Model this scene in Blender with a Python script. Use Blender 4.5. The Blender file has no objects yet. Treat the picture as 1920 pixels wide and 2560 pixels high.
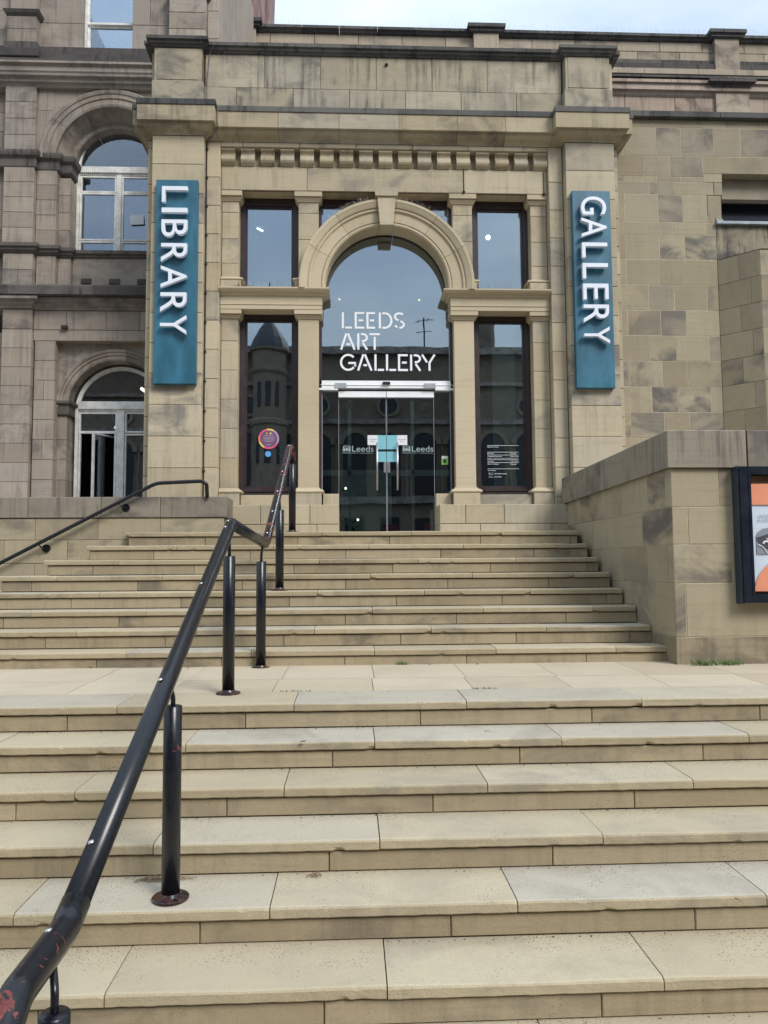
import bpy, math, random
from mathutils import Vector, Matrix
random.seed(7)
R = math.radians
sc = bpy.context.scene
col = sc.collection

# ------------------------------------------------------------------ camera
cam_d = bpy.data.cameras.new("camera")
cam = bpy.data.objects.new("camera", cam_d)
col.objects.link(cam)
YAW, PIT, ROL = -0.0438, 0.0739, -0.0067
_f0 = Vector((-math.sin(YAW), math.cos(YAW), 0)); _r0 = Vector((math.cos(YAW), math.sin(YAW), 0)); _u0 = Vector((0, 0, 1))
FW = _f0*math.cos(PIT) + _u0*math.sin(PIT); UP = _u0*math.cos(PIT) - _f0*math.sin(PIT)
RT = _r0*math.cos(ROL) + UP*math.sin(ROL); UP = UP*math.cos(ROL) - _r0*math.sin(ROL)
m = Matrix.Identity(4)
for i in range(3):
    m[i][0] = RT[i]; m[i][1] = UP[i]; m[i][2] = -FW[i]
m[0][3], m[1][3], m[2][3] = 1.8842, -8.2605, -0.4051
cam.matrix_world = m
cam_d.sensor_fit = 'VERTICAL'; cam_d.sensor_height = 36.0
cam_d.lens = 36.0*1923.16/2560.0
cam_d.clip_start = 0.05; cam_d.clip_end = 900
sc.camera = cam

# ------------------------------------------------------------------ world: overcast daylight
SUN_EL, SUN_AZ = R(42), R(142)
w = bpy.data.worlds.new("World"); sc.world = w; w.use_nodes = True
nt = w.node_tree; nt.nodes.clear()
out = nt.nodes.new("ShaderNodeOutputWorld"); bg = nt.nodes.new("ShaderNodeBackground")
sky = nt.nodes.new("ShaderNodeTexSky"); sky.sky_type = 'NISHITA'; sky.sun_disc = False
sky.sun_elevation = SUN_EL; sky.sun_rotation = SUN_AZ; sky.air_density = 1.0; sky.dust_density = 2.0
tc = nt.nodes.new("ShaderNodeTexCoord"); mp = nt.nodes.new("ShaderNodeMapping"); mp.inputs['Scale'].default_value = (1, 1, 2.6)
nz = nt.nodes.new("ShaderNodeTexNoise"); nz.inputs['Scale'].default_value = 2.2; nz.inputs['Detail'].default_value = 7; nz.inputs['Roughness'].default_value = .55
cr = nt.nodes.new("ShaderNodeValToRGB")
cr.color_ramp.elements[0].position = .36; cr.color_ramp.elements[0].color = (4.0, 4.9, 6.1, 1)
cr.color_ramp.elements[1].position = .62; cr.color_ramp.elements[1].color = (5.9, 6.8, 7.45, 1)
mx = nt.nodes.new("ShaderNodeMixRGB"); mx.inputs[0].default_value = .9
nt.links.new(tc.outputs['Generated'], mp.inputs[0]); nt.links.new(mp.outputs[0], nz.inputs['Vector'])
nt.links.new(nz.outputs['Fac'], cr.inputs[0]); nt.links.new(sky.outputs[0], mx.inputs[1]); nt.links.new(cr.outputs[0], mx.inputs[2])
sxyz = nt.nodes.new("ShaderNodeSeparateXYZ"); nt.links.new(tc.outputs['Generated'], sxyz.inputs[0])
zg = nt.nodes.new("ShaderNodeMath"); zg.operation = 'MULTIPLY_ADD'; zg.use_clamp = False
zc_ = nt.nodes.new("ShaderNodeMath"); zc_.operation = 'MAXIMUM'; nt.links.new(sxyz.outputs[2], zc_.inputs[0]); zc_.inputs[1].default_value = 0
nt.links.new(zc_.outputs[0], zg.inputs[0]); zg.inputs[1].default_value = .75; zg.inputs[2].default_value = .48   # overcast sky: zenith brighter than horizon
vm = nt.nodes.new("ShaderNodeVectorMath"); vm.operation = 'SCALE'; nt.links.new(mx.outputs[0], vm.inputs[0]); nt.links.new(zg.outputs[0], vm.inputs['Scale'])
nt.links.new(vm.outputs[0], bg.inputs[0]); bg.inputs[1].default_value = .1
nt.links.new(bg.outputs[0], out.inputs[0])

# ------------------------------------------------------------------ sun (soft, through cloud)
sd = bpy.data.lights.new("sun", 'SUN'); so = bpy.data.objects.new("sun", sd); col.objects.link(so)
sd.energy = 1.5; sd.angle = R(22); sd.color = (1, .96, .9)
_d = Vector((math.sin(SUN_AZ)*math.cos(SUN_EL), math.cos(SUN_AZ)*math.cos(SUN_EL), math.sin(SUN_EL)))
so.rotation_euler = _d.to_track_quat('Z', 'Y').to_euler()

sc.view_settings.view_transform = 'Standard'; sc.view_settings.look = 'None'
sc.view_settings.exposure = 0.97; sc.view_settings.gamma = 1.0
sc.view_settings.use_curve_mapping = False
sc.render.engine = 'CYCLES'

# ------------------------------------------------------------------ materials
class NT:
    def __init__(s, name):
        s.m = bpy.data.materials.new(name); s.m.use_nodes = True; s.t = s.m.node_tree; s.t.nodes.clear()
        s.out = s.n("OutputMaterial")
    def n(s, t, **k):
        q = s.t.nodes.new("ShaderNode"+t)
        for a, b in k.items(): setattr(q, a, b)
        return q
    def l(s, a, b): s.t.links.new(a, b)
    def val(s, sock, v):
        if hasattr(v, 'is_linked') or isinstance(v, bpy.types.NodeSocket): s.l(v, sock)
        else: sock.default_value = v
    def math(s, op, a, b=0.0, c=None, clamp=False):
        q = s.n("Math", operation=op, use_clamp=clamp); s.val(q.inputs[0], a); s.val(q.inputs[1], b)
        if c is not None: s.val(q.inputs[2], c)
        return q.outputs[0]
    def mix(s, f, a, b, mode='MIX'):
        q = s.n("MixRGB", blend_type=mode); s.val(q.inputs[0], f)
        for i, v in ((1, a), (2, b)):
            if isinstance(v, bpy.types.NodeSocket): s.l(v, q.inputs[i])
            else: q.inputs[i].default_value = (v[0], v[1], v[2], 1)
        return q.outputs[0]
    def noise(s, vec, scale, det=3, rough=.5, dist=0):
        q = s.n("TexNoise"); s.l(vec, q.inputs['Vector']); q.inputs['Scale'].default_value = scale
        q.inputs['Detail'].default_value = det; q.inputs['Roughness'].default_value = rough; q.inputs['Distortion'].default_value = dist
        return q.outputs['Fac']
    def ramp(s, v, a, b):
        q = s.n("MapRange"); q.interpolation_type = 'SMOOTHSTEP'; s.l(v, q.inputs[0]); q.inputs[1].default_value = a; q.inputs[2].default_value = b
        return q.outputs[0]
    def scale(s, vec, xyz, loc=(0, 0, 0)):
        q = s.n("Mapping"); s.l(vec, q.inputs[0]); q.inputs['Scale'].default_value = xyz; q.inputs['Location'].default_value = loc
        return q.outputs[0]
    def bsdf(s, colr, rough=.8, normal=None, metal=0., spec=.5, coat=0.):
        q = s.n("BsdfPrincipled")
        if isinstance(colr, bpy.types.NodeSocket): s.l(colr, q.inputs['Base Color'])
        else: q.inputs['Base Color'].default_value = (*colr, 1)
        s.val(q.inputs['Roughness'], rough); s.val(q.inputs['Metallic'], metal)
        q.inputs['Specular IOR Level'].default_value = spec; q.inputs['Coat Weight'].default_value = coat
        if normal is not None: s.l(normal, q.inputs['Normal'])
        s.l(q.outputs[0], s.out.inputs[0]); return q
    def bump(s, h, st, dist=.01, prev=None):
        q = s.n("Bump"); s.l(h, q.inputs['Height']); q.inputs['Strength'].default_value = st; q.inputs['Distance'].default_value = dist
        if prev is not None: s.l(prev, q.inputs['Normal'])
        return q.outputs[0]

def stone_mat(name, lo, hi, dark, stain=.5, streak=0., speck=0., grain=.16, bump=.35, often=.45, tint=None, green=0., s_scale=2.2):
    t = NT(name)
    pos = t.n("NewGeometry").outputs['Position']; rnd = t.n("ObjectInfo").outputs['Random']
    off = t.n("VectorMath", operation='SCALE'); off.inputs[0].default_value = (37, 53, 71); t.l(rnd, off.inputs['Scale'])
    ad = t.n("VectorMath", operation='ADD'); t.l(pos, ad.inputs[0]); t.l(off.outputs[0], ad.inputs[1]); v = ad.outputs[0]
    c = t.mix(rnd, lo, hi)
    r2 = t.math('FRACT', t.math('MULTIPLY', rnd, 17.31)); r3 = t.math('FRACT', t.math('MULTIPLY', rnd, 5.77))
    if tint: c = t.mix(t.math('MULTIPLY', t.ramp(r3, .45, 1.), .7), c, tint)
    # broad mottling inside each stone
    n1 = t.noise(v, 1.7, 5, .6, .4)
    c = t.mix(t.math('MULTIPLY', t.math('SUBTRACT', n1, .5), 1.1, clamp=True), c, (hi[0]*1.12, hi[1]*1.1, hi[2]*1.05))
    c = t.mix(t.math('MULTIPLY', t.math('SUBTRACT', .5, n1), 1.1, clamp=True), c, (lo[0]*.8, lo[1]*.77, lo[2]*.74))
    # bedded grey-violet patches, strong on some stones only
    n2 = t.noise(t.scale(v, (1, 1, 1.5)), s_scale, 6, .62, .6)
    amt = t.math('MULTIPLY', t.ramp(r2, 1-often, 1.), stain)
    f2 = t.math('MULTIPLY', t.ramp(n2, .43, .66), amt)
    c = t.mix(f2, c, dark)
    # small general stain everywhere
    n3 = t.noise(pos, .9, 6, .65)
    c = t.mix(t.math('MULTIPLY', t.ramp(n3, .55, .78), stain*.55), c, dark)
    if streak:
        n4 = t.noise(t.scale(pos, (15, 15, .9)), 1.0, 5, .7)
        n5 = t.noise(pos, 2.3, 3, .6)
        f4 = t.math('MULTIPLY', t.math('MULTIPLY', t.ramp(n4, .44, .68), t.ramp(n5, .35, .62)), streak)
        c = t.mix(f4, c, (dark[0]*.55, dark[1]*.55, dark[2]*.58))
    if green:
        n7 = t.noise(pos, 5.0, 5, .7)
        c = t.mix(t.math('MULTIPLY', t.ramp(n7, .56, .75), green), c, (.10, .12, .05))
    if speck:
        vo = t.n("TexVoronoi"); t.l(v, vo.inputs['Vector']); vo.inputs['Scale'].default_value = 95; vo.inputs['Randomness'].default_value = 1.
        vo2 = t.n("TexVoronoi"); t.l(v, vo2.inputs['Vector']); vo2.inputs['Scale'].default_value = 210
        at = t.n("Attribute"); at.attribute_name = 'back'
        msk = t.ramp(t.math('MULTIPLY_ADD', at.outputs['Fac'], .13, t.noise(v, 3.4, 4, .65, .4)), .53, .66)
        s1 = t.math('MULTIPLY', t.math('LESS_THAN', vo.outputs['Distance'], .22), msk)
        s2 = t.math('MULTIPLY', t.math('LESS_THAN', vo2.outputs['Distance'], .20), t.ramp(t.math('MULTIPLY_ADD', at.outputs['Fac'], .12, t.noise(v, 2.1, 3, .6)), .46, .7))
        c = t.mix(t.math('MULTIPLY', s1, speck), c, (.055, .05, .045)); c = t.mix(t.math('MULTIPLY', s2, speck*.6), c, (.09, .08, .065))
    bd = t.noise(t.scale(v, (1.5, 1.5, 42)), 1.0, 3, .6)
    c = t.mix(t.math('MULTIPLY', t.math('SUBTRACT', bd, .52), 1.1, clamp=True), c, (lo[0]*.62, lo[1]*.6, lo[2]*.58))
    g = t.noise(v, 130, 3, .7)
    c = t.mix(t.math('MULTIPLY', t.math('SUBTRACT', .55, g), grain*4, clamp=True), c, (lo[0]*.45, lo[1]*.42, lo[2]*.4))
    nb = t.bump(t.noise(v, 22, 5, .6), bump*.5, .012)
    nb = t.bump(g, bump, .003, nb)
    t.bsdf(c, .88, nb, spec=.25)
    return t.m

def plain(name, c, rough=.5, metal=0., var=.0, sc_=8., coat=0., spec=.5, bump=0., vscale=(1, 1, 1)):
    t = NT(name)
    pos = t.n("NewGeometry").outputs['Position']
    n = t.noise(t.scale(pos, vscale), sc_, 5, .6)
    cc = t.mix(t.ramp(n, .3, .75), [x*(1-var) for x in c], [min(1, x*(1+var)) for x in c])
    rr = t.math('MULTIPLY_ADD', n, .2, rough-.1, clamp=True)
    t.bsdf(cc, rr, t.bump(n, bump, .004) if bump else None, metal, spec, coat)
    return t.m

M = {}
M['portal'] = stone_mat('sandstone_portal', (.44, .37, .255), (.535, .46, .335), (.19, .175, .16), .85, .3, .22, tint=(.40, .36, .29))
M['attic'] = stone_mat('streaked_attic_stone', (.38, .33, .24), (.48, .425, .325), (.15, .14, .13), .9, .8, .2, often=.85, tint=(.37, .34, .28))
M['portal_soot_shade'] = stone_mat('sandstone_soot_and_gap_shade', (.39, .325, .22), (.47, .40, .28), (.10, .088, .08), .6, .45, .1, often=.9)  # sooty mouldings, and painted shade behind the consoles
M['portal_fine'] = stone_mat('sandstone_smooth_column', (.465, .39, .27), (.55, .465, .335), (.27, .235, .19), .4, .05, .05, grain=.08, often=.3)
M['cap'] = stone_mat('sooty_coping_stone', (.075, .074, .076), (.15, .145, .135), (.035, .036, .04), .8, .8, .1, often=.9)
M['library'] = stone_mat('weathered_brown_stone', (.31, .26, .215), (.44, .375, .315), (.13, .118, .112), .8, .5, .2, often=.6, tint=(.36, .32, .28))
M['library_dark'] = stone_mat('soot_black_moulding', (.085, .076, .074), (.15, .132, .12), (.035, .034, .036), .9, .8, .1, often=.9)
M['wing'] = stone_mat('ashlar_wing_stone', (.31, .262, .18), (.40, .345, .245), (.13, .12, .115), 1., .15, .2, often=.75, tint=(.31, .27, .215), s_scale=1.6)
M['wall'] = stone_mat('stair_wall_stone', (.32, .27, .18), (.41, .35, .245), (.12, .105, .10), .9, .15, .35, often=.65, green=.12, s_scale=1.5)
M['wall_base'] = stone_mat('damp_brown_base_stone', (.22, .18, .12), (.31, .255, .175), (.10, .085, .07), .9, .3, .5, often=.9, green=.35)
M['wing_streak'] = stone_mat('black_streaked_stone', (.28, .245, .175), (.33, .29, .215), (.09, .082, .08), 1., 1., .15, often=1.)
M['coping'] = stone_mat('weathered_coping', (.21, .185, .15), (.31, .27, .21), (.10, .09, .09), .75, .6, .5, often=.8)
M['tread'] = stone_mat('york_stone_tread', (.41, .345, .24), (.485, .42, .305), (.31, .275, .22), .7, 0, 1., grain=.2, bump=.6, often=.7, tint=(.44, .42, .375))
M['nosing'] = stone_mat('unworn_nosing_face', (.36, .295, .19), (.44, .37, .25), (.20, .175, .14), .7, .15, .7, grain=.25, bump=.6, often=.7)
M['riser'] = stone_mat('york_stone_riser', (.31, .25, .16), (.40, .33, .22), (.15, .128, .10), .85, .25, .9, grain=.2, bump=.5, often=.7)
M['paving'] = stone_mat('york_stone_paving', (.45, .38, .28), (.51, .44, .335), (.38, .33, .27), .4, 0, .25, grain=.1, bump=.3, often=.5)
M['street'] = stone_mat('street_paving', (.20, .185, .16), (.26, .24, .21), (.14, .13, .12), .5, 0, .2)
M['mortar_dark'] = plain('dark_joint', (.075, .062, .047), .95, var=.3)
M['mortar'] = plain('pale_mortar', (.46, .40, .29), .95, var=.2, sc_=20)
M['joint'] = plain('portal_joint', (.17, .135, .09), .95, var=.3)
M['brown'] = plain('brown_window_frame', (.040, .026, .028), .38, var=.25)
M['white_frame'] = plain('peeling_white_frame', (.82, .82, .79), .6, var=.18, sc_=9, bump=.2)
M['alu'] = plain('white_aluminium', (.84, .86, .89), .35, var=.06, sc_=3)
M['steel'] = plain('brushed_steel', (.55, .56, .58), .3, .85, var=.1)
M['greyplastic'] = plain('grey_plastic', (.35, .37, .41), .4, var=.1)
M['black'] = plain('black_plastic', (.015, .016, .02), .35, var=.2)
M['sign'] = plain('teal_sign_board', (.028, .132, .205), .4, var=.3, sc_=2.5, vscale=(2, 2, .6))
M['letter'] = plain('pale_sign_letter', (.74, .78, .86), .4, var=.03)
M['vinyl'] = plain('white_vinyl', (.80, .82, .86), .5, var=.02)
M['etched'] = plain('etched_vinyl', (.30, .37, .38), .6, var=.05)
M['lightblue'] = plain('light_blue_film', (.22, .50, .58), .4, var=.04)
M['paper'] = plain('white_paper', (.72, .72, .74), .7, var=.03)
M['ink'] = plain('dark_ink', (.05, .05, .07), .7)
M['greyink'] = plain('grey_ink', (.22, .24, .28), .7)
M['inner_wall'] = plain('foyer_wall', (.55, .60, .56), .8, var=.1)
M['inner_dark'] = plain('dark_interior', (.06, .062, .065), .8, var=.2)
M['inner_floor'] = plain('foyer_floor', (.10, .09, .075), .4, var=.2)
M['blind'] = plain('pale_blind', (.80, .84, .90), .8, var=.05)
M['red'] = plain('red_panel', (.45, .03, .04), .5, var=.1)
M['greenp'] = plain('green_label', (.25, .55, .10), .5, var=.05)
M['bronze'] = plain('green_bronze', (.05, .12, .12), .4, .4, var=.3, sc_=20)
M['cloth'] = plain('black_cloth', (.012, .012, .014), .9)
M['skin'] = plain('skin_tone', (.35, .2, .14), .6)
M['navy'] = plain('navy_frame_paint', (.006, .010, .020), .3, var=.2)
M['navy_side'] = plain('navy_grey_frame_side', (.028, .040, .056), .4, var=.15)
M['wood'] = plain('brown_backing_board', (.16, .075, .035), .7, var=.35, sc_=6, vscale=(6, 1, 1))
M['orange'] = plain('orange_poster', (.72, .27, .15), .6, var=.04)
M['poster'] = plain('pale_blue_poster', (.55, .62, .72), .6, var=.03)
M['leaf'] = plain('weed_leaf', (.10, .19, .045), .7, var=.4, sc_=40)
M['twig'] = plain('dry_twig', (.22, .16, .09), .9, var=.3, sc_=50)
M['lead'] = plain('grey_lead_sheet', (.24, .28, .31), .5, .2, var=.25, sc_=14, bump=.5)
M['wire'] = plain('dull_wire', (.25, .24, .22), .5, .6, var=.2)
M['net'] = plain('dark_net', (.045, .045, .05), .8)
M['slate'] = plain('slate_roof', (.06, .062, .07), .6, var=.3)
M['far'] = stone_mat('far_gothic_stone', (.24, .19, .135), (.32, .26, .19), (.10, .088, .08), .7, .4, 0)
M['far_win'] = plain('far_window', (.02, .022, .028), .2)
M['asphalt'] = plain('asphalt', (.05, .05, .052), .9, var=.25, sc_=60, bump=.3)
M['cable'] = plain('black_cable', (.02, .02, .02), .6)
M['cable_grey'] = plain('grey_cable', (.16, .16, .19), .5)
M['rivet'] = plain('steel_rivet', (.62, .62, .64), .25, .9, var=.1)

def emit(name, c, s):
    t = NT(name); e = t.n("Emission"); e.inputs[0].default_value = (*c, 1); e.inputs[1].default_value = s
    t.l(e.outputs[0], t.out.inputs[0]); return t.m
M['lamp'] = emit('lit_tube', (1, .93, .72), 2.6)
M['tube'] = emit('added_foyer_fill', (.95, 1, .97), 22)  # glow of the fill strips added to brighten the foyer
M['warm'] = emit('warm_lamp', (1, .62, .25), 3.0)
M['spot'] = emit('white_spot', (1, .97, .85), 6.0)

def rail_paint(name, chip, rust=0.):
    t = NT(name); pos = t.n("NewGeometry").outputs['Position']
    n = t.noise(pos, 17, 6, .62, .8); n2 = t.noise(pos, 60, 4, .7); big = t.noise(pos, 3.1, 2, .5)
    thr = t.math('MULTIPLY_ADD', big, -.25, .125+chip)
    msk = t.math('GREATER_THAN', n, thr)
    c = t.mix(t.ramp(n2, .4, .8), (.006, .007, .011), (.012, .014, .020))
    c = t.mix(msk, c, t.mix(t.ramp(n2, .35, .65), (.10, .024, .022), (.21, .045, .038)))
    sp = t.math('MULTIPLY', t.math('GREATER_THAN', t.noise(t.scale(pos, (1, 1.6, 1)), 85, 3, .75), .735), t.math('GREATER_THAN', t.noise(pos, 9, 3, .6), .56))
    c = t.mix(sp, c, (.30, .31, .34))
    if rust:
        c = t.mix(t.math('MULTIPLY', t.ramp(t.noise(pos, 30, 5, .7), .42, .6), rust), c, (.075, .028, .020))
    rr = t.math('MULTIPLY_ADD', t.math('MAXIMUM', msk, sp), .4, .27)
    nb = t.bump(n2, .12, .002); nb = t.bump(t.math('SUBTRACT', 1., msk), .5, .0015, nb)
    t.bsdf(c, rr, nb, spec=.42, coat=.08); return t.m
M['rail'] = rail_paint('black_rail_paint', .72)
M['rail_chip'] = rail_paint('chipped_black_paint_over_red', .585)
M['rail_worn'] = rail_paint('worn_black_paint_over_red', .565)
M['rail_rust'] = rail_paint('rusty_black_paint', .68, .95)
M['rail_clean'] = rail_paint('black_wall_rail_paint', 1.2)

def glass_mat(name, refl, tint):
    t = NT(name)
    fr = t.n("Fresnel"); fr.inputs['IOR'].default_value = 1.5
    f = t.math('ADD', fr.outputs[0], refl, clamp=True)
    g = t.n("BsdfGlossy"); g.inputs['Roughness'].default_value = 0.0; g.inputs['Color'].default_value = (.80, .88, .98, 1)
    pos = t.n("NewGeometry").outputs['Position']
    t.l(t.bump(t.noise(pos, 1.6, 2, .5), .06, .012), g.inputs['Normal'])
    tr = t.n("BsdfTransparent"); tr.inputs[0].default_value = (*tint, 1)
    mxs = t.n("MixShader"); t.l(f, mxs.inputs[0]); t.l(tr.outputs[0], mxs.inputs[1]); t.l(g.outputs[0], mxs.inputs[2])
    t.l(mxs.outputs[0], t.out.inputs[0]); return t.m
M['glass'] = glass_mat('reflective_glass', .32, (.55, .66, .66))
M['glass_door'] = glass_mat('door_glass', .17, (.62, .74, .73))
M['glass_old'] = glass_mat('old_window_glass', .26, (.6, .65, .7))

# ------------------------------------------------------------------ mesh helpers
class MB:
    def __init__(s): s.v = []; s.f = []
    def add(s, vs, fs):
        b = len(s.v); s.v += [tuple(p) for p in vs]; s.f += [tuple(i+b for i in f) for f in fs]; return s
    def box(s, x0, x1, y0, y1, z0, z1):
        vs = [(x0, y0, z0), (x1, y0, z0), (x1, y1, z0), (x0, y1, z0), (x0, y0, z1), (x1, y0, z1), (x1, y1, z1), (x0, y1, z1)]
        return s.add(vs, [(3, 2, 1, 0), (4, 5, 6, 7), (0, 1, 5, 4), (1, 2, 6, 5), (2, 3, 7, 6), (3, 0, 4, 7)])
    def cbox(s, x0, x1, y0, y1, z0, z1, c=.004, j=0.):
        """box with its front (low y) edges chamfered"""
        a = lambda: random.uniform(-j, j)
        fy = y0+random.uniform(-j, j)*.5
        F = [(x0+c, fy, z0+c), (x1-c, fy, z0+c), (x1-c, fy, z1-c), (x0+c, fy, z1-c)]
        Mi = [(x0, y0+c, z0), (x1, y0+c, z0), (x1, y0+c, z1), (x0, y0+c, z1)]
        Bk = [(x0, y1, z0), (x1, y1, z0), (x1, y1, z1), (x0, y1, z1)]
        fs = [(0, 1, 2, 3)]
        for i in range(4):
            k = (i+1) % 4
            fs += [(4+i, 4+k, k, i), (8+i, 8+k, 4+k, 4+i)]
        fs.append((11, 10, 9, 8))
        return s.add(F+Mi+Bk, fs)
    def prism(s, pts, y0, y1):
        n = len(pts); vs = [(x, y0, z) for x, z in pts]+[(x, y1, z) for x, z in pts]
        fs = [tuple(range(n)), tuple(range(2*n-1, n-1, -1))]+[((i+1) % n, i, n+i, n+(i+1) % n) for i in range(n)]
        return s.add(vs, fs)
    def extr_x(s, prof, x0, x1):
        """profile (y,z) extruded along x"""
        n = len(prof); vs = [(x0, y, z) for y, z in prof]+[(x1, y, z) for y, z in prof]
        fs = [tuple(range(n)), tuple(range(2*n-1, n-1, -1))]+[((i+1) % n, i, n+i, n+(i+1) % n) for i in range(n)]
        return s.add(vs, fs)
    def sweep(s, path, prof):
        """profile (out,z) closed, swept along plan path, outward = right of travel, mitred"""
        n = len(prof); P = [Vector(p) for p in path]; k = len(P)
        for i, p in enumerate(P):
            ds = []
            if i > 0: ds.append((P[i]-P[i-1]).normalized())
            if i < k-1: ds.append((P[i+1]-P[i]).normalized())
            ns = [Vector((d.y, -d.x)) for d in ds]
            nn = ns[0] if len(ns) == 1 else (ns[0]+ns[1])/(1+ns[0].dot(ns[1]))
            for o, z in prof: s.v.append((p.x+nn.x*o, p.y+nn.y*o, z))
        b = len(s.v)-n*k
        for i in range(k-1):
            for j in range(n):
                j2 = (j+1) % n
                s.f.append((b+i*n+j, b+i*n+j2, b+(i+1)*n+j2, b+(i+1)*n+j))
        s.f.append(tuple(b+j for j in range(n-1, -1, -1))); s.f.append(tuple(b+(k-1)*n+j for j in range(n)))
        return s
    def tube(s, pts, r, seg=14, caps=True, fillet=0., rs=None):
        P = [Vector(p) for p in pts]
        if fillet:
            Q = [P[0]]
            for i in range(1, len(P)-1):
                a = (P[i-1]-P[i]); b = (P[i+1]-P[i]); d = min(fillet, a.length*.45, b.length*.45)
                A = P[i]+a.normalized()*d; B = P[i]+b.normalized()*d
                for k in range(6):
                    t = k/5; Q.append(A*(1-t)**2+P[i]*2*t*(1-t)+B*t*t)
            Q.append(P[-1]); P = Q
        T = [((P[min(i+1, len(P)-1)]-P[max(i-1, 0)]).normalized()) for i in range(len(P))]
        up = Vector((0, 0, 1)) if abs(T[0].z) < .9 else Vector((1, 0, 0))
        nrm = (up-T[0]*up.dot(T[0])).normalized(); b = len(s.v)
        for i, p in enumerate(P):
            nrm = (nrm-T[i]*nrm.dot(T[i])).normalized(); bi = T[i].cross(nrm)
            rr = rs[i] if rs else r
            for k in range(seg):
                a = 2*math.pi*k/seg; s.v.append(tuple(p+(nrm*math.cos(a)+bi*math.sin(a))*rr))
        for i in range(len(P)-1):
            for k in range(seg):
                k2 = (k+1) % seg
                s.f.append((b+i*seg+k, b+i*seg+k2, b+(i+1)*seg+k2, b+(i+1)*seg+k))
        if caps:
            s.f.append(tuple(b+k for k in range(seg-1, -1, -1))); s.f.append(tuple(b+(len(P)-1)*seg+k for k in range(seg)))
        return s
    def cyl(s, c, r, z0, z1, seg=24, r2=None):
        return s.tube([(c[0], c[1], z0), (c[0], c[1], z1)], r, seg, rs=[r, r2 if r2 is not None else r])
    def lathe(s, c, prof, seg=24):
        b = len(s.v); n = len(prof)
        for r, z in prof:
            for k in range(seg):
                a = 2*math.pi*k/seg; s.v.append((c[0]+r*math.cos(a), c[1]+r*math.sin(a), c[2]+z))
        for i in range(n-1):
            for k in range(seg):
                k2 = (k+1) % seg; s.f.append((b+i*seg+k, b+i*seg+k2, b+(i+1)*seg+k2, b+(i+1)*seg+k))
        s.f.append(tuple(b+k for k in range(seg-1, -1, -1))); s.f.append(tuple(b+(n-1)*seg+k for k in range(seg)))
        return s
    def ball(s, c, r, seg=12, sq=(1, 1, 1)):
        n = seg//2; b = len(s.v)
        for i in range(n+1):
            th = math.pi*i/n
            for k in range(seg):
                a = 2*math.pi*k/seg
                s.v.append((c[0]+r*sq[0]*math.sin(th)*math.cos(a), c[1]+r*sq[1]*math.sin(th)*math.sin(a), c[2]-r*sq[2]*math.cos(th)))
        for i in range(n):
            for k in range(seg):
                k2 = (k+1) % seg; s.f.append((b+i*seg+k, b+i*seg+k2, b+(i+1)*seg+k2, b+(i+1)*seg+k))
        return s
    def build(s, name, mat, parent=None, smooth=False, kind=None):
        me = bpy.data.meshes.new(name); me.from_pydata(s.v, [], s.f); me.update()
        if smooth:
            for p in me.polygons: p.use_smooth = True
        me.materials.append(mat if not isinstance(mat, str) else M[mat])
        o = bpy.data.objects.new(name, me); col.objects.link(o)
        if parent is not None: o.parent = parent
        if kind: o['kind'] = kind
        return o

def thing(name, label, cat, group=None):
    o = bpy.data.objects.new(name, None); col.objects.link(o); o.empty_display_size = .1
    o['label'] = label; o['category'] = cat
    if group: o['group'] = group
    return o
def tag(o, label, cat, group=None):
    o['label'] = label; o['category'] = cat
    if group: o['group'] = group
    return o
def structure(name):
    o = bpy.data.objects.new(name, None); col.objects.link(o); o['kind'] = 'structure'; return o

def block(par, x0, x1, y, z0, z1, mat='portal', depth=.2, g=.0025, c=.005, name='stone_block'):
    return MB().cbox(x0+g, x1-g, y+random.uniform(-.0012, .0012), y+depth, z0+g, z1-g, c).build(name, mat, par)
def oblock(par, o, d, s0, s1, z0, z1, mat, depth=.2, g=.0025, c=.005, name='stone_block'):
    """block on a wall running from o along plan direction d; outward is right of d"""
    mb = MB().cbox(s0+g, s1-g, 0, depth, z0+g, z1-g, c)
    D = Vector(d).normalized(); N = Vector((D.y, -D.x))
    mb.v = [(o[0]+D.x*x-N.x*y, o[1]+D.y*x-N.y*y, z) for x, y, z in mb.v]
    return mb.build(name, mat, par)
def frange(a, b, s):
    r = []; x = a
    while x < b-1e-6: r.append(x); x += s
    return r
def cuts(lo, hi, joints): return [lo]+[j for j in joints if lo+.04 < j < hi-.04]+[hi]

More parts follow.
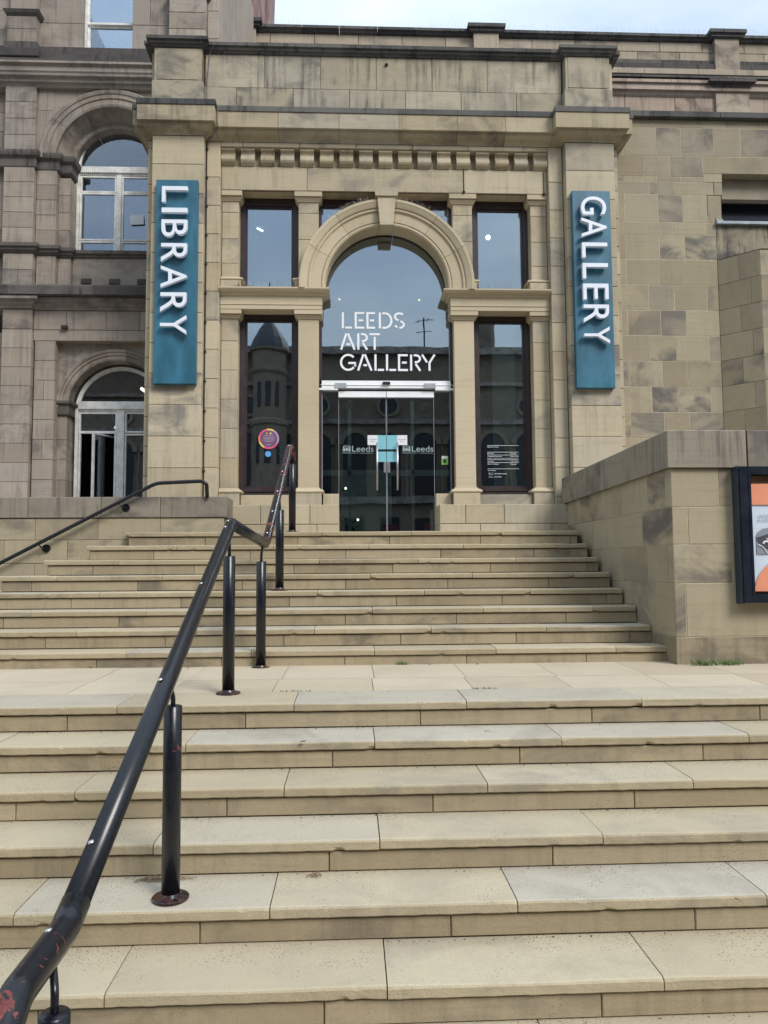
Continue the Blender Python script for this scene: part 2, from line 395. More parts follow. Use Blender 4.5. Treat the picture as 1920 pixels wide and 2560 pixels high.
_tc = {}
def text_mb(s, bold=0.):
    if (s, bold) not in _tc:
        cu = bpy.data.curves.new('t', 'FONT'); cu.body = s; cu.size = 1; cu.resolution_u = 5
        if bold: cu.offset = bold
        ob = bpy.data.objects.new('t', cu); me = bpy.data.meshes.new_from_object(ob)
        vs = [(v.co.x, v.co.y) for v in me.vertices]; fs = [tuple(p.vertices) for p in me.polygons]
        bpy.data.objects.remove(ob); bpy.data.curves.remove(cu); bpy.data.meshes.remove(me)
        xs = [v[0] for v in vs]; ys = [v[1] for v in vs]
        _tc[(s, bold)] = ([((v[0]-min(xs))/(max(xs)-min(xs)), (v[1]-min(ys))/(max(ys)-min(ys))) for v in vs], fs)
    return _tc[(s, bold)]
def text(par, name, s, x0, x1, z0, z1, y, depth, mat, rot=False, bold=0.):
    vs, fs = text_mb(s, bold)
    P = [((x0+(x1-x0)*b, z1-(z1-z0)*a) if rot else (x0+(x1-x0)*a, z0+(z1-z0)*b)) for a, b in vs]
    mb = MB(); n = len(P)
    if depth:
        cnt = {}
        for f in fs:
            for i in range(len(f)):
                e = (f[i], f[(i+1) % len(f)]); cnt[e] = 1
        side = [(a, b) for (a, b) in cnt if (b, a) not in cnt]
        mb.add([(x, y, z) for x, z in P]+[(x, y+depth, z) for x, z in P], list(fs)+[tuple(n+i for i in reversed(f)) for f in fs]+[(b, a, n+a, n+b) for a, b in side])
    else: mb.add([(x, y, z) for x, z in P], fs)
    return mb.build(name, mat, par)

# ------------------------------------------------------------------ ground and street
def sheet(name, x0, x1, y0, y1, z, mat):
    o = MB().add([(x0, y0, z), (x1, y0, z), (x1, y1, z), (x0, y1, z)], [(0, 1, 2, 3)]).build(name, mat); o['kind'] = 'structure'; return o
sheet('ground', -400, 400, -400, 400, -2.40, 'asphalt')
pv = structure('pavement')
MB().box(-40, 40, -13, -5.9, -2.39, -2.272).build('kerb', 'mortar_dark', pv)
for j in range(11):
    for i in range(-7, 14):
        x = i*.9+(.45 if j % 2 else 0)
        MB().cbox(0, .894, 0, .594, 0, .05, .004).build('paving_slab', 'street', pv).matrix_world = Matrix.Translation((x, -12.6+j*.6, -2.30))
sheet('road', -200, 200, -26, -13.2, -2.39, 'asphalt')

# ------------------------------------------------------------------ steps
RS = .15
def nz1(x, k): return math.sin(x*7.1+k)*.5+math.sin(x*17.7+k*2.3)*.3+math.sin(x*41.3+k*1.7)*.2
def slab(par, x0, x1, y, z, depth, th, mat, name, seg=30, rough=1., slope=0.):
    """stone slab with a worn, slightly chipped arris; front edge at y, top at z"""
    k = random.uniform(0, 60); g = .0025
    x0 += g; x1 -= g; n = max(6, int((x1-x0)*seg)); mb = MB(); rows = []
    dz = random.uniform(-.0015, .0015)
    chips = [(random.uniform(x0, x1), random.uniform(.008, .03), random.uniform(.003, .011)) for _ in range(random.randint(0, int(3.5*rough*(x1-x0))+1))]; wear = random.uniform(.2, 1)
    if random.random() < .35: chips.append((random.choice((x0, x1)), .05, .012))
    for i in range(n+1):
        x = x0+(x1-x0)*i/n
        e = nz1(x*3, k)*.0008*rough; e2 = nz1(x*5, k+9)*.0010*rough; dip = .0035*rough*math.sin(math.pi*(x-x0)/(x1-x0))**2*wear; ch = 0; cb = 0
        for j, (cx, cw, cd) in enumerate(chips):
            q = max(0, 1-((x-cx)/cw)**2)*cd
            if j % 2: cb += q
            else: ch += q*.7
        if i in (0, n): ch += .004
        rows.append([(x, y+depth, z+dz+slope), (x, y+.10, z+dz+slope*.25), (x, y+.016+ch*1.4+e, z+dz+.0004-dip), (x, y+.006+ch*.6+e, z+dz-.003-ch*.3-dip),
                     (x, y+e, z+dz-.010-ch-dip*.6), (x, y+e2*.6, z+dz-th*.6), (x, y+e2+cb*.4, z+dz-th+.006+cb), (x, y+.007+e2+cb, z+dz-th+e2+cb*.2), (x, y+.06, z+dz-th), (x, y+depth, z-th)])
    q = len(rows[0])
    for r in rows: mb.v += r
    for i in range(n):
        for j in range(q):
            j2 = (j+1) % q
            mb.f.append((i*q+j, i*q+j2, (i+1)*q+j2, (i+1)*q+j))
    mb.f.append(tuple(range(q-1, -1, -1))); mb.f.append(tuple(n*q+j for j in range(q)))
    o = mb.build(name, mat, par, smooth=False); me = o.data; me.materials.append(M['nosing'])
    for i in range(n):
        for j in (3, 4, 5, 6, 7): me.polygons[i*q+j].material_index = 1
    at = me.attributes.new('back', 'FLOAT', 'POINT')
    at.data.foreach_set('value', [v_ for _ in rows for v_ in (1, .28, 0, 0, 0, 0, 0, 0, 0, 1)])
    return o

def wall_x(y): return 4.345-.065*y      # plan line of the right-hand stair wall face
LT = .287
lower = thing('lower_steps', 'wide lower flight of six pale stone steps below the landing', 'steps')
upper = thing('upper_steps', 'upper flight of eight stone steps rising to the gallery doors', 'steps')
Y9 = -3.588
TH = .049
XL, XR = -4.3, 8.4
lipj = {0: .5, 1: .98}
for k in range(8):       # nosings 9..16
    y = Y9-.34*k; z = -1.2-RS*k
    base = (.505, 1.545, 2.58, 3.65) if k % 2 == 0 else (.98, 2.015, 3.06, 4.13)
    p = 1.045
    js = [base[0]-p*n for n in range(5, 0, -1)]+list(base)+[base[-1]+p*n for n in range(1, 5)]
    if k == 7: break
    c = cuts(XL, XR, js)
    for a, b in zip(c, c[1:]):
        slab(lower, a, b, y, z, .34+.03 if k else .445, TH, 'tread', 'tread_slab', 46, 1.3)
    rj = [(.21 if k % 2 == 0 else .735)+p*n for n in range(-5, 9)]
    c = cuts(XL, XR, rj)
    for a, b in zip(c, c[1:]):
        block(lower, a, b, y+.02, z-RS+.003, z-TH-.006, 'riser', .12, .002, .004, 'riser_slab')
core = MB()
for k in range(7): core.box(XL+.01, XR-.01, Y9-.34*k+.05, -1.5+.001*k, -2.38, -1.2-RS*k-TH-.004)
core.build('core', 'mortar_dark', lower)

land = structure('landing')
# landing paving: rows behind the top lip
rows_y = [(-3.143, -2.664), (-2.664, -1.96), ]
fr = [-.62+.663*i for i in range(-6, 15)]
for ri, (ya, yb) in enumerate(rows_y):
    js = [x+(0.02 if ri else 0) for x in fr]
    for a, b in zip(js, js[1:]):
        if b < XL or a > XR: continue
        z0 = -1.2+.0135*ri+random.uniform(-.0008, .0008); z1 = z0+.0125
        g = .0022
        MB().add([(a+g, ya+g, z0), (b-g, ya+g, z0), (b-g, yb-g, z1), (a+g, yb-g, z1), (a+g, ya+g, z0-.05), (b-g, ya+g, z0-.05), (b-g, yb-g, z1-.05), (a+g, yb-g, z1-.05)],
                 [(0, 1, 2, 3), (4, 5, 1, 0), (5, 6, 2, 1), (6, 7, 3, 2), (7, 4, 0, 3)]).build('paving_slab', 'paving', land)
MB().box(XL, XR, -3.16, -1.4, -1.4, -1.212).build('paving_bed', 'mortar_dark', land)
MB().box(XL-6, XL-.003, -6, .1, -2.38, -1.18).build('paving_bed', 'paving', land)
MB().box(XL, XR, -1.97, .6, -2.3, -1.36).build('paving_bed', 'mortar_dark', land)

for i in range(1, 9):
    y = -LT*(i-1); z = -RS*(i-1); xl = -.50-.31*(i-1); xr = wall_x(y)-.004
    base = -.39 if i % 2 else .105
    if i == 3: base = -.395
    js = [base+.985*n for n in range(-5, 6)]
    if i == 1: js = [.60, 1.58, 2.54, 3.52]
    c = cuts(xl, xr, js)
    for a, b in zip(c, c[1:]): slab(upper, a, b, y, z, LT+.02 if i > 1 else .45, TH, 'tread', 'tread_slab', 30, 1.0)
    rb = .335 if i % 2 else -.135
    c = cuts(xl+.03, wall_x(y)+.01, [rb+.985*n for n in range(-5, 6)])
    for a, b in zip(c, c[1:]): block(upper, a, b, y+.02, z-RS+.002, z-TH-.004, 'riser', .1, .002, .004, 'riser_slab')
    # side flight returning to the left-hand wall
    if i > 1:
        slab_y0 = y+LT+.02
        MB().cbox(xl, xl+.33, slab_y0+.003, .097, z-TH, z-.001, .004).build('tread_slab', 'tread', upper)
    MB().cbox(xl+.02, xl+.12, y+.05, .097, z-RS+.002, z-TH-.001, .003).build('riser_slab', 'riser', upper)
cm = MB()
for i in range(1, 9): cm.box(-.45-.31*(i-1), wall_x(0)+.05, -LT*(i-1)+.04, .12, -1.5, -RS*(i-1)-TH-.003)
cm.build('core', 'mortar_dark', upper)
# top landing in front of the doors
tl = structure('top_landing')
for n, (a, b) in enumerate([(.6, 1.58), (1.58, 2.54), (2.54, 3.52), (3.52, 4.33)]):
    MB().box(a+.003, b-.003, .453, 1.2, -.06, -.002).build('paving_slab', 'paving', tl)
MB().box(-.5, .597, .453, 1.2, -.06, -.002).build('paving_slab', 'paving', tl)

# ------------------------------------------------------------------ entrance portal
portal = thing('entrance_portal', 'sandstone gallery entrance portal with arch, columns and two corner piers', 'building')
PX = [(-.45, .16), (4.505, 5.11)]
def mir(x0, x1): return (4.66-x1, 4.66-x0)
ZC = [.02, .105, .45] + [.45+.361*k for k in range(1, 12)] + [4.755]
ZC = [z for z in ZC if z < 4.7]+[4.755]
for pi, (a, b) in enumerate(PX):
    zz = [.02, .40, .77, 1.14, 1.51, 1.88, 2.24, 2.60, 2.96, 3.32, 3.68, 4.04, 4.40, 4.755]
    for z0, z1 in zip(zz, zz[1:]): block(portal, a, b, .63, z0, z1, 'portal', .16)
    # attic die over the pier
    a2, b2 = (-.45, .12) if pi == 0 else (4.535, 5.09)
    block(portal, a2-.02, b2+.02, .63, 5.126, 5.44, 'attic', .3)
    block(portal, a2, b2, .65, 5.44, 5.866, 'attic', .28)
    MB().cbox(a2+.035, b2-.035, .643, .66, 5.46, 5.85, .004).build('stone_panel', 'attic', portal)
# strips beside the piers
zs = [.02, .44, .79]+[.79+.352*k for k in range(1, 12)]
zs = [z for z in zs if z < 4.6]+[4.755]
for a, b in ((.16, .335), mir(.16, .335)):
    for z0, z1 in zip(zs, zs[1:]): block(portal, a, b, .75, z0, z1, 'portal', .35)
for a, b in ((-.53, -.45), (5.11, 5.19)):
    for z0, z1 in zip([z-.1 for z in zs[1:]], [z-.1 for z in zs[2:]]+[4.755]): block(portal, a, b, .75, z0, min(z1, 4.755), 'portal', .45 if a > 0 else 1.2)
    block(portal, a, b, .75, .02, zs[1]-.1, 'portal', .45)
    block(portal, a+(.03 if a < 0 else -.03), b-(0 if a < 0 else .03), .76, 5.126, 5.866, 'portal', .4)
MB().box(-.44, .33, .76, .95, 0, 4.7).box(4.33, 5.10, .76, .95, 0, 4.7).box(-.42, 5.08, .78, 1.1, 4.70, 5.86).build('wall_core', 'joint', portal)
bk_ = MB()
for a, b in PX: bk_.box(a+.004, b-.004, .636, .76, .02, 4.75).box(a+.035, b-.035, .655, .76, 5.13, 5.86)
for a, b in ((.16, .335), mir(.16, .335)): bk_.box(a+.004, b-.004, .756, .77, .02, 4.75)
bk_.box(.17, 4.49, .756, .78, 5.13, 5.86).box(.335, 4.32, .826, .86, 4.19, 4.49)
for a, b in ((.337, .54), (1.262, 1.508), mir(1.262, 1.508), mir(.337, .54)): bk_.box(a+.004, b-.004, .886, .96, .56, 2.62).box(a+.004, b-.004, .886, .96, 3.12, 4.08)
bk_.build('joint_backing', 'joint', portal)
# course above the consoles and lintel
nj = [.60, 1.285, 1.97, 2.655, 3.34, 4.02]
c = cuts(.335, 4.325, nj)
for a, b in zip(c, c[1:]): block(portal, a, b, .75, 4.697, 4.757, 'portal', .2)
for a, b in zip([.335, 1.37, 3.29], [1.37, 3.29, 4.325]): block(portal, a, b, .82, 4.19, 4.49, 'portal', .24, name='lintel')
MB().box(.335, 4.325, .87, 1.10, 4.49, 4.70).build('wall_core', 'portal_soot_shade', portal)  # darker stone puts the shade between the consoles into the colour
# scrolled consoles (dentil band)
n = 17; pitch = (4.325-.335+.07)/n
for k in range(n):
    a = .335+pitch*k+(0 if k else .004); b = a+pitch-.073
    pr = [(.88, 4.492), (.815, 4.492), (.812, 4.506), (.800, 4.510), (.776, 4.523), (.764, 4.545), (.766, 4.572), (.780, 4.598), (.798, 4.612), (.806, 4.625), (.806, 4.642), (.795, 4.655), (.795, 4.664), (.772, 4.672), (.772, 4.695), (.88, 4.695)]
    MB().extr_x(pr, a, b).build('console', M['portal'] if random.random() < .6 else M['portal_soot_shade'], portal)
# attic wall between piers
up_j = [.85, 1.535, 2.22, 2.905, 3.59]; lo_j = [.52, 1.205, 1.89, 2.575, 3.26, 3.945]
c = cuts(.14, 4.515, up_j)
for a, b in zip(c, c[1:]): block(portal, a, b, .75, 5.44, 5.866, 'attic', .1)
c = cuts(.14, 4.515, lo_j)
for a, b in zip(c, c[1:]): block(portal, a, b, .742, 5.126, 5.44, 'attic', .1)
MB().tube([(2.33, .742, 5.762), (2.36, .738, 5.775)], .016, 8).build('iron_fixing', 'black', portal)
# main cornice: moulding, fascia and sooty cap slab
corn = [(0, 4.755), (.012, 4.755), (.016, 4.772), (.03, 4.777), (.036, 4.79), (.055, 4.797), (.082, 4.812), (.100, 4.832), (.108, 4.853), (.110, 4.862), (.145, 4.862), (.145, 5.05), (0, 5.05)]
cap = [(-.1, 5.052), (.156, 5.052), (.156, 5.112), (.150, 5.122), (-.1, 5.13)]
pl = [(-.53, 2.0), (-.53, .75), (-.45, .75), (-.45, .63), (.16, .63), (.16, .75), (.30, .75)]
prr = [(4.36, .75), (4.505, .75), (4.505, .63), (5.11, .63), (5.11, .75), (5.19, .75), (5.19, 1.1)]
for P in (pl, prr):
    MB().sweep(P, corn).build('cornice_stone', 'portal_soot_shade', portal)
    MB().sweep(P, cap).build('cap_slab', 'cap', portal)
cj = [.303, 1.04, 1.765, 2.485, 3.195, 3.78, 4.357]
for a, b in zip(cj, cj[1:]):
    MB().sweep([(a+.002, .75), (b-.002, .75)], corn).build('cornice_stone', 'portal_soot_shade' if random.random() < .5 else 'portal', portal)
    MB().sweep([(a+.001, .75), (b-.001, .75)], cap).build('cap_slab', 'cap', portal)
# attic cornice
ac = [(0, 5.864), (.02, 5.864), (.026, 5.882), (.05, 5.892), (.058, 5.912), (.058, 5.922), (.08, 5.926), (.08, 5.965), (.06, 5.978), (-.2, 5.985)]
aL = [(-.50, 1.9), (-.50, .76), (-.45, .76), (-.45, .65), (.12, .65), (.12, .75), (.30, .75)]
aR = [(4.37, .75), (4.535, .75), (4.535, .65), (5.09, .65), (5.09, .76), (5.16, .76), (5.16, 1.2)]
for P in (aL, aR): MB().sweep(P, ac).build('attic_cornice', 'cap', portal)
aj = [.302, 1.05, 1.79, 2.53, 3.27, 4.0, 4.368]
for a, b in zip(aj, aj[1:]): MB().sweep([(a+.001, .75), (b-.001, .75)], ac).build('attic_cornice', 'cap', portal)
MB().box(-.4, 5.05, .8, 1.9, 5.82, 5.87).box(-.3, 4.95, 1.2, 6, 4.5, 4.58).build('roof', 'lead', portal)

# columns: half (A,D) and full (B,C); two storeys
def capital(a, b, fl, fr, z0, z1):
    """abacus block over an ogee neck; fl/fr = whether it spreads at that side"""
    za = z1-(z1-z0)*.56
    l = .045
    MB().cbox(a-(l if fl else 0), b+(l if fr else 0), .822, 1.06, za, z1-.004, .003).build('capital', 'portal_fine', portal)
    pr = [(0, z0), (.012, z0), (.014, z0+.008), (.020, z0+.014), (.036, za-.016), (.040, za-.008), (.034, za-.002), (0, za-.001)]
    path = [(b if not fr else b, 1.04)] if False else None
    pts = []
    pts += [(a, 1.05), (a, .88)] if fl else [(a, .88)]
    pts += [(b, .88), (b, 1.05)] if fr else [(b, .88)]
    MB().sweep(pts, pr).build('capital_neck', 'portal_fine', portal)
def base(a, b, fl, fr, zb, zt, ztop):
    l = .035
    MB().cbox(a-(l if fl else 0), b+(l if fr else 0), .815, 1.06, zb, zt-.002, .003).build('column_plinth', 'portal', portal)
    h = ztop-zt
    pr = [(0, zt), (.05, zt)]+[(.05+.016*math.sin(math.pi*t/6), zt+h*.62*t/6) for t in range(1, 6)]+[(.045, zt+h*.66), (.03, zt+h*.72), (.018, zt+h*.82), (.012, ztop), (0, ztop)]
    pts = []
    pts += [(a, 1.05), (a, .88)] if fl else [(a, .88)]
    pts += [(b, .88), (b, 1.05)] if fr else [(b, .88)]
    MB().sweep(pts, pr).build('column_base', 'portal_fine', portal)
cols = [(.337, .54, False, True), (1.262, 1.508, True, True), mir(1.262, 1.508)+(True, True), mir(.337, .54)+(True, False)]
for ci, (a, b, fl, fr) in enumerate(cols):
    capital(a, b, fl, fr, 4.075, 4.19); capital(a, b, fl, fr, 2.615, 2.715)
    base(a, b, fl, fr, 2.957, 3.068, 3.13); base(a, b, fl, fr, .336, .492, .565)
    for z0, z1 in ((3.13, 3.30), (3.30, 3.605), (3.605, 3.935), (3.935, 4.078)):
        if z0 == 3.13: z0 = 3.128
        block(portal, a, b, .88, z0, z1, 'portal', .17, .0015)
    if ci in (1, 2): MB().cbox(a, b, .88, 1.05, .563, 2.617, .004).build('column_shaft', 'portal_fine', portal)
    else:
        zz = [.563, .92, 1.275, 1.63, 1.985, 2.34, 2.617]
        for z0, z1 in zip(zz, zz[1:]): block(portal, a, b, .88, z0, z1, 'portal', .17, .0015)
# entablature over the lower windows
for x0, x1, s in ((.337, 1.55, 1), (3.11, 4.323, -1)):
    fr_ = [(0, 2.717), (.0, 2.768), (.008, 2.770), (.008, 2.775), (.003, 2.778), (.003, 2.878), (.02, 2.880), (.025, 2.888), (.03, 2.897), (.034, 2.899), (.034, 2.905), (.05, 2.908), (.078, 2.922), (.09, 2.938), (.094, 2.94), (.094, 2.957), (-.28, 2.962), (-.28, 2.717)]
    P = [(x0, .82), (x1, .82), (x1, 1.12)] if s > 0 else [(x0, 1.12), (x0, .82), (x1, .82)]
    MB().sweep(P, fr_).build('entablature', 'portal_fine', portal)
    # stone sill under window
    xa, xb = (.605, 1.225) if s > 0 else (3.435, 4.055)
    MB().cbox(xa-.02, xb+.02, .87, 1.1, .337, .478, .004).build('window_sill_stone', 'portal', portal)
# plinth courses
for a, b in ((-.2, 1.752), (2.91, 4.42)):
    js = ([.10, .86, 1.42] if a < 0 else [3.21, 3.66]); c = cuts(a, b, js)
    for u, v in zip(c, c[1:]): block(portal, u, v, .53, .108, .334, 'portal', .5)
    js = ([.35, 1.25, 1.50] if a < 0 else [3.38, 4.2]); c = cuts(a, b, js)
    for u, v in zip(c, c[1:]): block(portal, u, v, .525, .0, .107, 'portal', .5)
for a, b in ((1.555, 1.748), (2.914, 3.107)): block(portal, a, b, .94, .001, .50, 'portal', .25)

# great arch
AC = (2.333, 3.0)
def voussoir(a0, a1, mat, par=portal, cx=AC[0], cz=AC[1], prof=None, name='voussoir', gap=.0035, seg=10):
    if prof is None:
        prof = [(.742, 1.03), (.742, .80), (.748, .785), (.760, .776), (.775, .774), (.787, .782), (.790, .79), (.796, .772), (.915, .766), (.918, .752), (.925, .744), (.940, .742), (.951, .752), (.958, .752), (.962, .733), (.985, .722), (1.008, .712), (1.022, .704), (1.050, .704), (1.058, .72), (1.058, 1.03)]
    n = len(prof); mb = MB(); g = gap/prof[0][0]/2; a0 += g; a1 -= g
    for i in range(seg+1):
        a = a0+(a1-a0)*i/seg
        for r, y in prof: mb.v.append((cx+r*math.cos(a), y, cz+r*math.sin(a)))
    for i in range(seg):
        for j in range(n):
            j2 = (j+1) % n; mb.f.append((i*n+j, i*n+j2, (i+1)*n+j2, (i+1)*n+j))
    mb.f.append(tuple(range(n-1, -1, -1))); mb.f.append(tuple(seg*n+j for j in range(n)))
    return mb.build(name, mat, par)
an = [R(x) for x in (-3, 27, 54, 83)]
for a0, a1 in zip(an, an[1:]):
    voussoir(a0, a1, 'portal_fine'); voussoir(math.pi-a1, math.pi-a0, 'portal_fine')
voussoir(R(83), R(97), 'portal_fine')
MB().prism([(2.252, 3.718), (2.414, 3.718), (2.440, 4.066), (2.226, 4.066)], .682, .9).build('keystone', 'portal', portal)
MB().prism([(2.214, 4.068), (2.452, 4.068), (2.472, 4.085), (2.472, 4.125), (2.194, 4.125), (2.194, 4.085)], .662, .9).build('keystone_cap', 'portal', portal)
MB().box(2.20, 2.47, .70, .9, 4.125, 4.188).build('stone_block', 'portal', portal)

# windows of the portal
def window(x0, x1, z0, z1, fl=.06, fr=.06, ft=.09, fb=.08, mat='brown', gm='glass', name='window', lab=None):
    f = MB(); y = 1.03
    f.box(x0, x0+fl, y, y+.09, z0, z1).box(x1-fr, x1, y, y+.09, z0, z1).box(x0+fl, x1-fr, y, y+.09, z1-ft, z1).box(x0+fl, x1-fr, y, y+.09, z0, z0+fb)
    i = .022
    a, b, c_, d = x0+fl, x1-fr, z0+fb, z1-ft
    f.box(a, a+i, y+.025, y+.08, c_, d).box(b-i, b, y+.025, y+.08, c_, d).box(a+i, b-i, y+.025, y+.08, d-i, d).box(a+i, b-i, y+.025, y+.08, c_, c_+i)
    w_ = f.build(name, mat, portal)
    MB().box(a+i-.002, b-i+.002, 1.078, 1.084, c_+i-.002, d-i+.002).build('pane', gm, w_)
    if lab: w_['label'] = lab
    return w_
WL = window(.54, 1.262, .483, 2.717, .065, .07, .06, .095, lab='tall lower brown framed window left of the door')
WR = window(3.398, 4.12, .483, 2.717, .07, .065, .06, .095, lab='tall lower brown framed window right of the door')
window(.54, 1.262, 2.96, 4.19, .06, .075, .09, .02); window(3.398, 4.12, 2.96, 4.19, .075, .06, .09, .02)
for w_, xa, xb in ((WL, .59, 1.22), (WR, 3.45, 4.07)):
    MB().box(xa, xb, .985, 1.03, .485, .515).box(xa+.02, xb-.02, 1.0, 1.03, .53, .545).build('sill_rail', 'brown', w_)

# glazed centre screen with fanlight and doors
scr = MB()
for x0, x1 in ((1.504, 1.540), (3.120, 3.156)): scr.box(x0, x1, 1.0, 1.09, .50, 4.19)
scr.box(1.54, 3.12, 1.03, 1.09, 4.11, 4.19)
S = scr.build('glazed_screen', 'brown', portal)
MB().box(1.541, 3.119, 1.060, 1.068, 1.894, 4.112).build('fanlight_pane', 'glass', S)
MB().box(1.541, 1.742, 1.060, 1.068, .50, 1.775).build('side_pane', 'glass_door', S)
MB().box(2.918, 3.119, 1.060, 1.068, .50, 1.775).build('side_pane', 'glass_door', S)
MB().box(1.538, 1.547, 1.045, 1.06, .5, 1.77).build('edge_trim', 'greyplastic', S)
MB().box(3.113, 3.122, 1.045, 1.06, .5, 1.77).build('edge_trim', 'greyplastic', S); MB().box(3.112, 3.122, 1.045, 1.06, 1.9, 2.55).build('edge_trim', 'greyplastic', S)
db = MB().box(1.51, 3.165, 1.0, 1.12, 1.802, 1.892).box(1.51, 1.74, .995, 1.1, 1.775, 1.800).box(2.93, 3.165, .995, 1.1, 1.775, 1.800).box(1.525, 3.15, .992, 1.0, 1.835, 1.842)
DH = db.build('door_header', 'alu', S)
MB().cbox(2.285, 2.375, .965, 1.0, 1.842, 1.874, .006).build('motion_sensor', 'black', S)
MB().box(1.70, 1.84, .986, .991, 1.800, 1.858).box(2.79, 2.93, .986, .991, 1.800, 1.858).build('clear_plate', 'greyplastic', S)
for k, (a, b) in enumerate(((1.744, 2.327), (2.333, 2.916))):
    D = MB().box(a, b, 1.070, 1.080, .012, 1.70).build('sliding_door', 'glass_door', S)
    MB().box(a, b, 1.03, 1.085, 1.695, 1.768).build('top_rail', 'greyplastic', D).data.materials[0] = M['alu']
    MB().box(a, a+.004, 1.062, 1.07, .02, 1.69).box(b-.004, b, 1.062, 1.07, .02, 1.69).build('edge_strip', 'greyplastic', D)
    hx = 2.212 if k == 0 else 2.460
    MB().tube([(hx, 1.015, .55), (hx, 1.015, 1.13)], .012, 10).tube([(hx, 1.015, .63), (hx, 1.07, .63)], .007, 8).tube([(hx, 1.015, 1.05), (hx, 1.07, 1.05)], .007, 8).build('handle', 'steel', D, True)
    xa, xb = (2.222, 2.327) if k == 0 else (2.333, 2.458)
    MB().box(xa, xb, 1.060, 1.062, 1.055, 1.229).box(xa, xb, 1.060, 1.062, .90, 1.027).build('blue_film', 'lightblue', D)
    MB().box(xa, xb, 1.058, 1.062, 1.029, 1.053).build('dark_strip', 'black', D)
    xa, xb = (2.098, 2.221) if k == 0 else (2.459, 2.584)
    nt_ = MB().box(xa, xb, 1.058, 1.061, 1.107, 1.229).build('notice', 'paper', D)
    text(nt_, 'lettering', 'Automatic', xa+.014, xb-.014, 1.170, 1.187, 1.0565, 0, 'greyink'); text(nt_, 'lettering', 'Door', xa+.038, xb-.038, 1.143, 1.160, 1.0565, 0, 'greyink')
    xa, xb = (2.293, 2.327) if k == 0 else (2.338, 2.372)
    MB().cbox(xa, xb, 1.05, 1.07, .77, .895, .004).build('lock_case', 'steel', D)
    # etched council logo: crest, name and line
    X0 = 1.780 if k == 0 else 2.512
    lg = MB()
    def disc(cx, cz, rx, rz, n=12, y=1.060): lg.add([(cx+rx*math.cos(2*math.pi*i/n), y, cz+rz*math.sin(2*math.pi*i/n)) for i in range(n)], [tuple(range(n))])
    disc(X0+.062, 1.052, .017, .022); disc(X0+.030, 1.050, .012, .026); disc(X0+.094, 1.050, .012, .026); disc(X0+.028, 1.083, .009, .010); disc(X0+.096, 1.083, .009, .010)
    for q in (-.03, -.015, 0, .015, .03): lg.tube([(X0+.062+q*.4, 1.060, 1.078), (X0+.062+q, 1.060, 1.108)], .002, 4)
    lg.box(X0+.008, X0+.116, 1.059, 1.061, 1.008, 1.013).tube([(X0+.01, 1.06, 1.03), (X0+.02, 1.06, 1.10)], .002, 4).tube([(X0+.114, 1.06, 1.03), (X0+.104, 1.06, 1.10)], .002, 4)
    lg.build('crest', 'etched', D)
    text(D, 'lettering', 'Leeds', X0+.128, X0+.392, 1.026, 1.098, 1.060, 0, 'etched'); text(D, 'lettering', 'CITY COUNCIL', X0+.128, X0+.388, 1.002, 1.014, 1.060, 0, 'etched')
# stencil lettering on the fanlight
def arc(cx, cy, rx, ry, a0, a1, n=14): return [(cx+rx*math.cos(R(a0+(a1-a0)*i/n)), cy+ry*math.sin(R(a0+(a1-a0)*i/n))) for i in range(n+1)]
ST = {'L': [[(.06, 1), (.06, .0)], [(.3, .045), (1, .045)]],
      'E': [[(1, .955), (.08, .955), (.08, .045), (1, .045)], [(.38, .5), (.88, .5)]],
      'D': [[(.07, 1), (.07, 0)], [(.26, .955)]+arc(.45, .5, .5, .455, 90, -90)+[(.26, .045)]],
      'S': [arc(.5, .74, .42, .22, 35, 200)+[(.22, .58), (.42, .52)], [(.60, .47), (.8, .4)]+arc(.5, .27, .42, .225, 20, -90)[2:], [(.3, .07), (.08, .2)]],
      'A': [[(.03, 0), (.40, 1)], [(.50, 1), (.97, 0)], [(.40, .33), (.66, .33)]],
      'R': [[(.07, 1), (.07, 0)], [(.32, .955)]+arc(.52, .74, .40, .215, 90, -90)+[(.42, .525)], [(.50, .42), (.95, 0)]],
      'T': [[(0, .955), (1, .955)], [(.5, .80), (.5, 0)]],
      'G': [arc(.5, .5, .45, .46, 42, 320, 22), [(.50, .46), (.98, .46)], [(.96, .36), (.90, .26)]],
      'Y': [[(.03, 1), (.40, .52)], [(.97, 1), (.58, .50), (.58, 0)]]}
def sx(p): return 1.793+(p-843)*.002085
rows = [(2.763, 2.561, 'LEEDS', [(843, 900), (918, 973), (988, 1037), (1060, 1138), (1150, 1213)]),
        (2.497, 2.294, 'ART', [(833, 918), (933, 993), (1003, 1065)]),
        (2.236, 2.032, 'GALLERY', [(830, 925), (933, 1017), (1035, 1088), (1103, 1160), (1173, 1230), (1245, 1307), (1312, 1392)])]
fan = [o for o in S.children if o.name.startswith('fanlight')][0]
for zt, zb, wd, xs in rows:
    for ch, (pa, pb) in zip(wd, xs):
        a, b = sx(pa), sx(pb); mb = MB(); h = .0130
        for stq in ST[ch]:
            P = [Vector((a+(b-a)*x, zb+(zt-zb)*z)) for x, z in stq]; L_, R_ = [], []
            for i, p in enumerate(P):
                ds = []
                if i: ds.append((P[i]-P[i-1]).normalized())
                if i < len(P)-1: ds.append((P[i+1]-P[i]).normalized())
                ns = [Vector((-d.y, d.x)) for d in ds]
                nn = ns[0] if len(ns) == 1 else (ns[0]+ns[1])/max(.35, 1+ns[0].dot(ns[1]))
                L_.append(p+nn*h); R_.append(p-nn*h)
            k = len(P); y = 1.054
            mb.add([(p.x, y, p.y) for p in L_]+[(p.x, y, p.y) for p in R_], [(i, k+i, k+i+1, i+1) for i in range(k-1)])
        mb.build('letter', 'vinyl', fan)
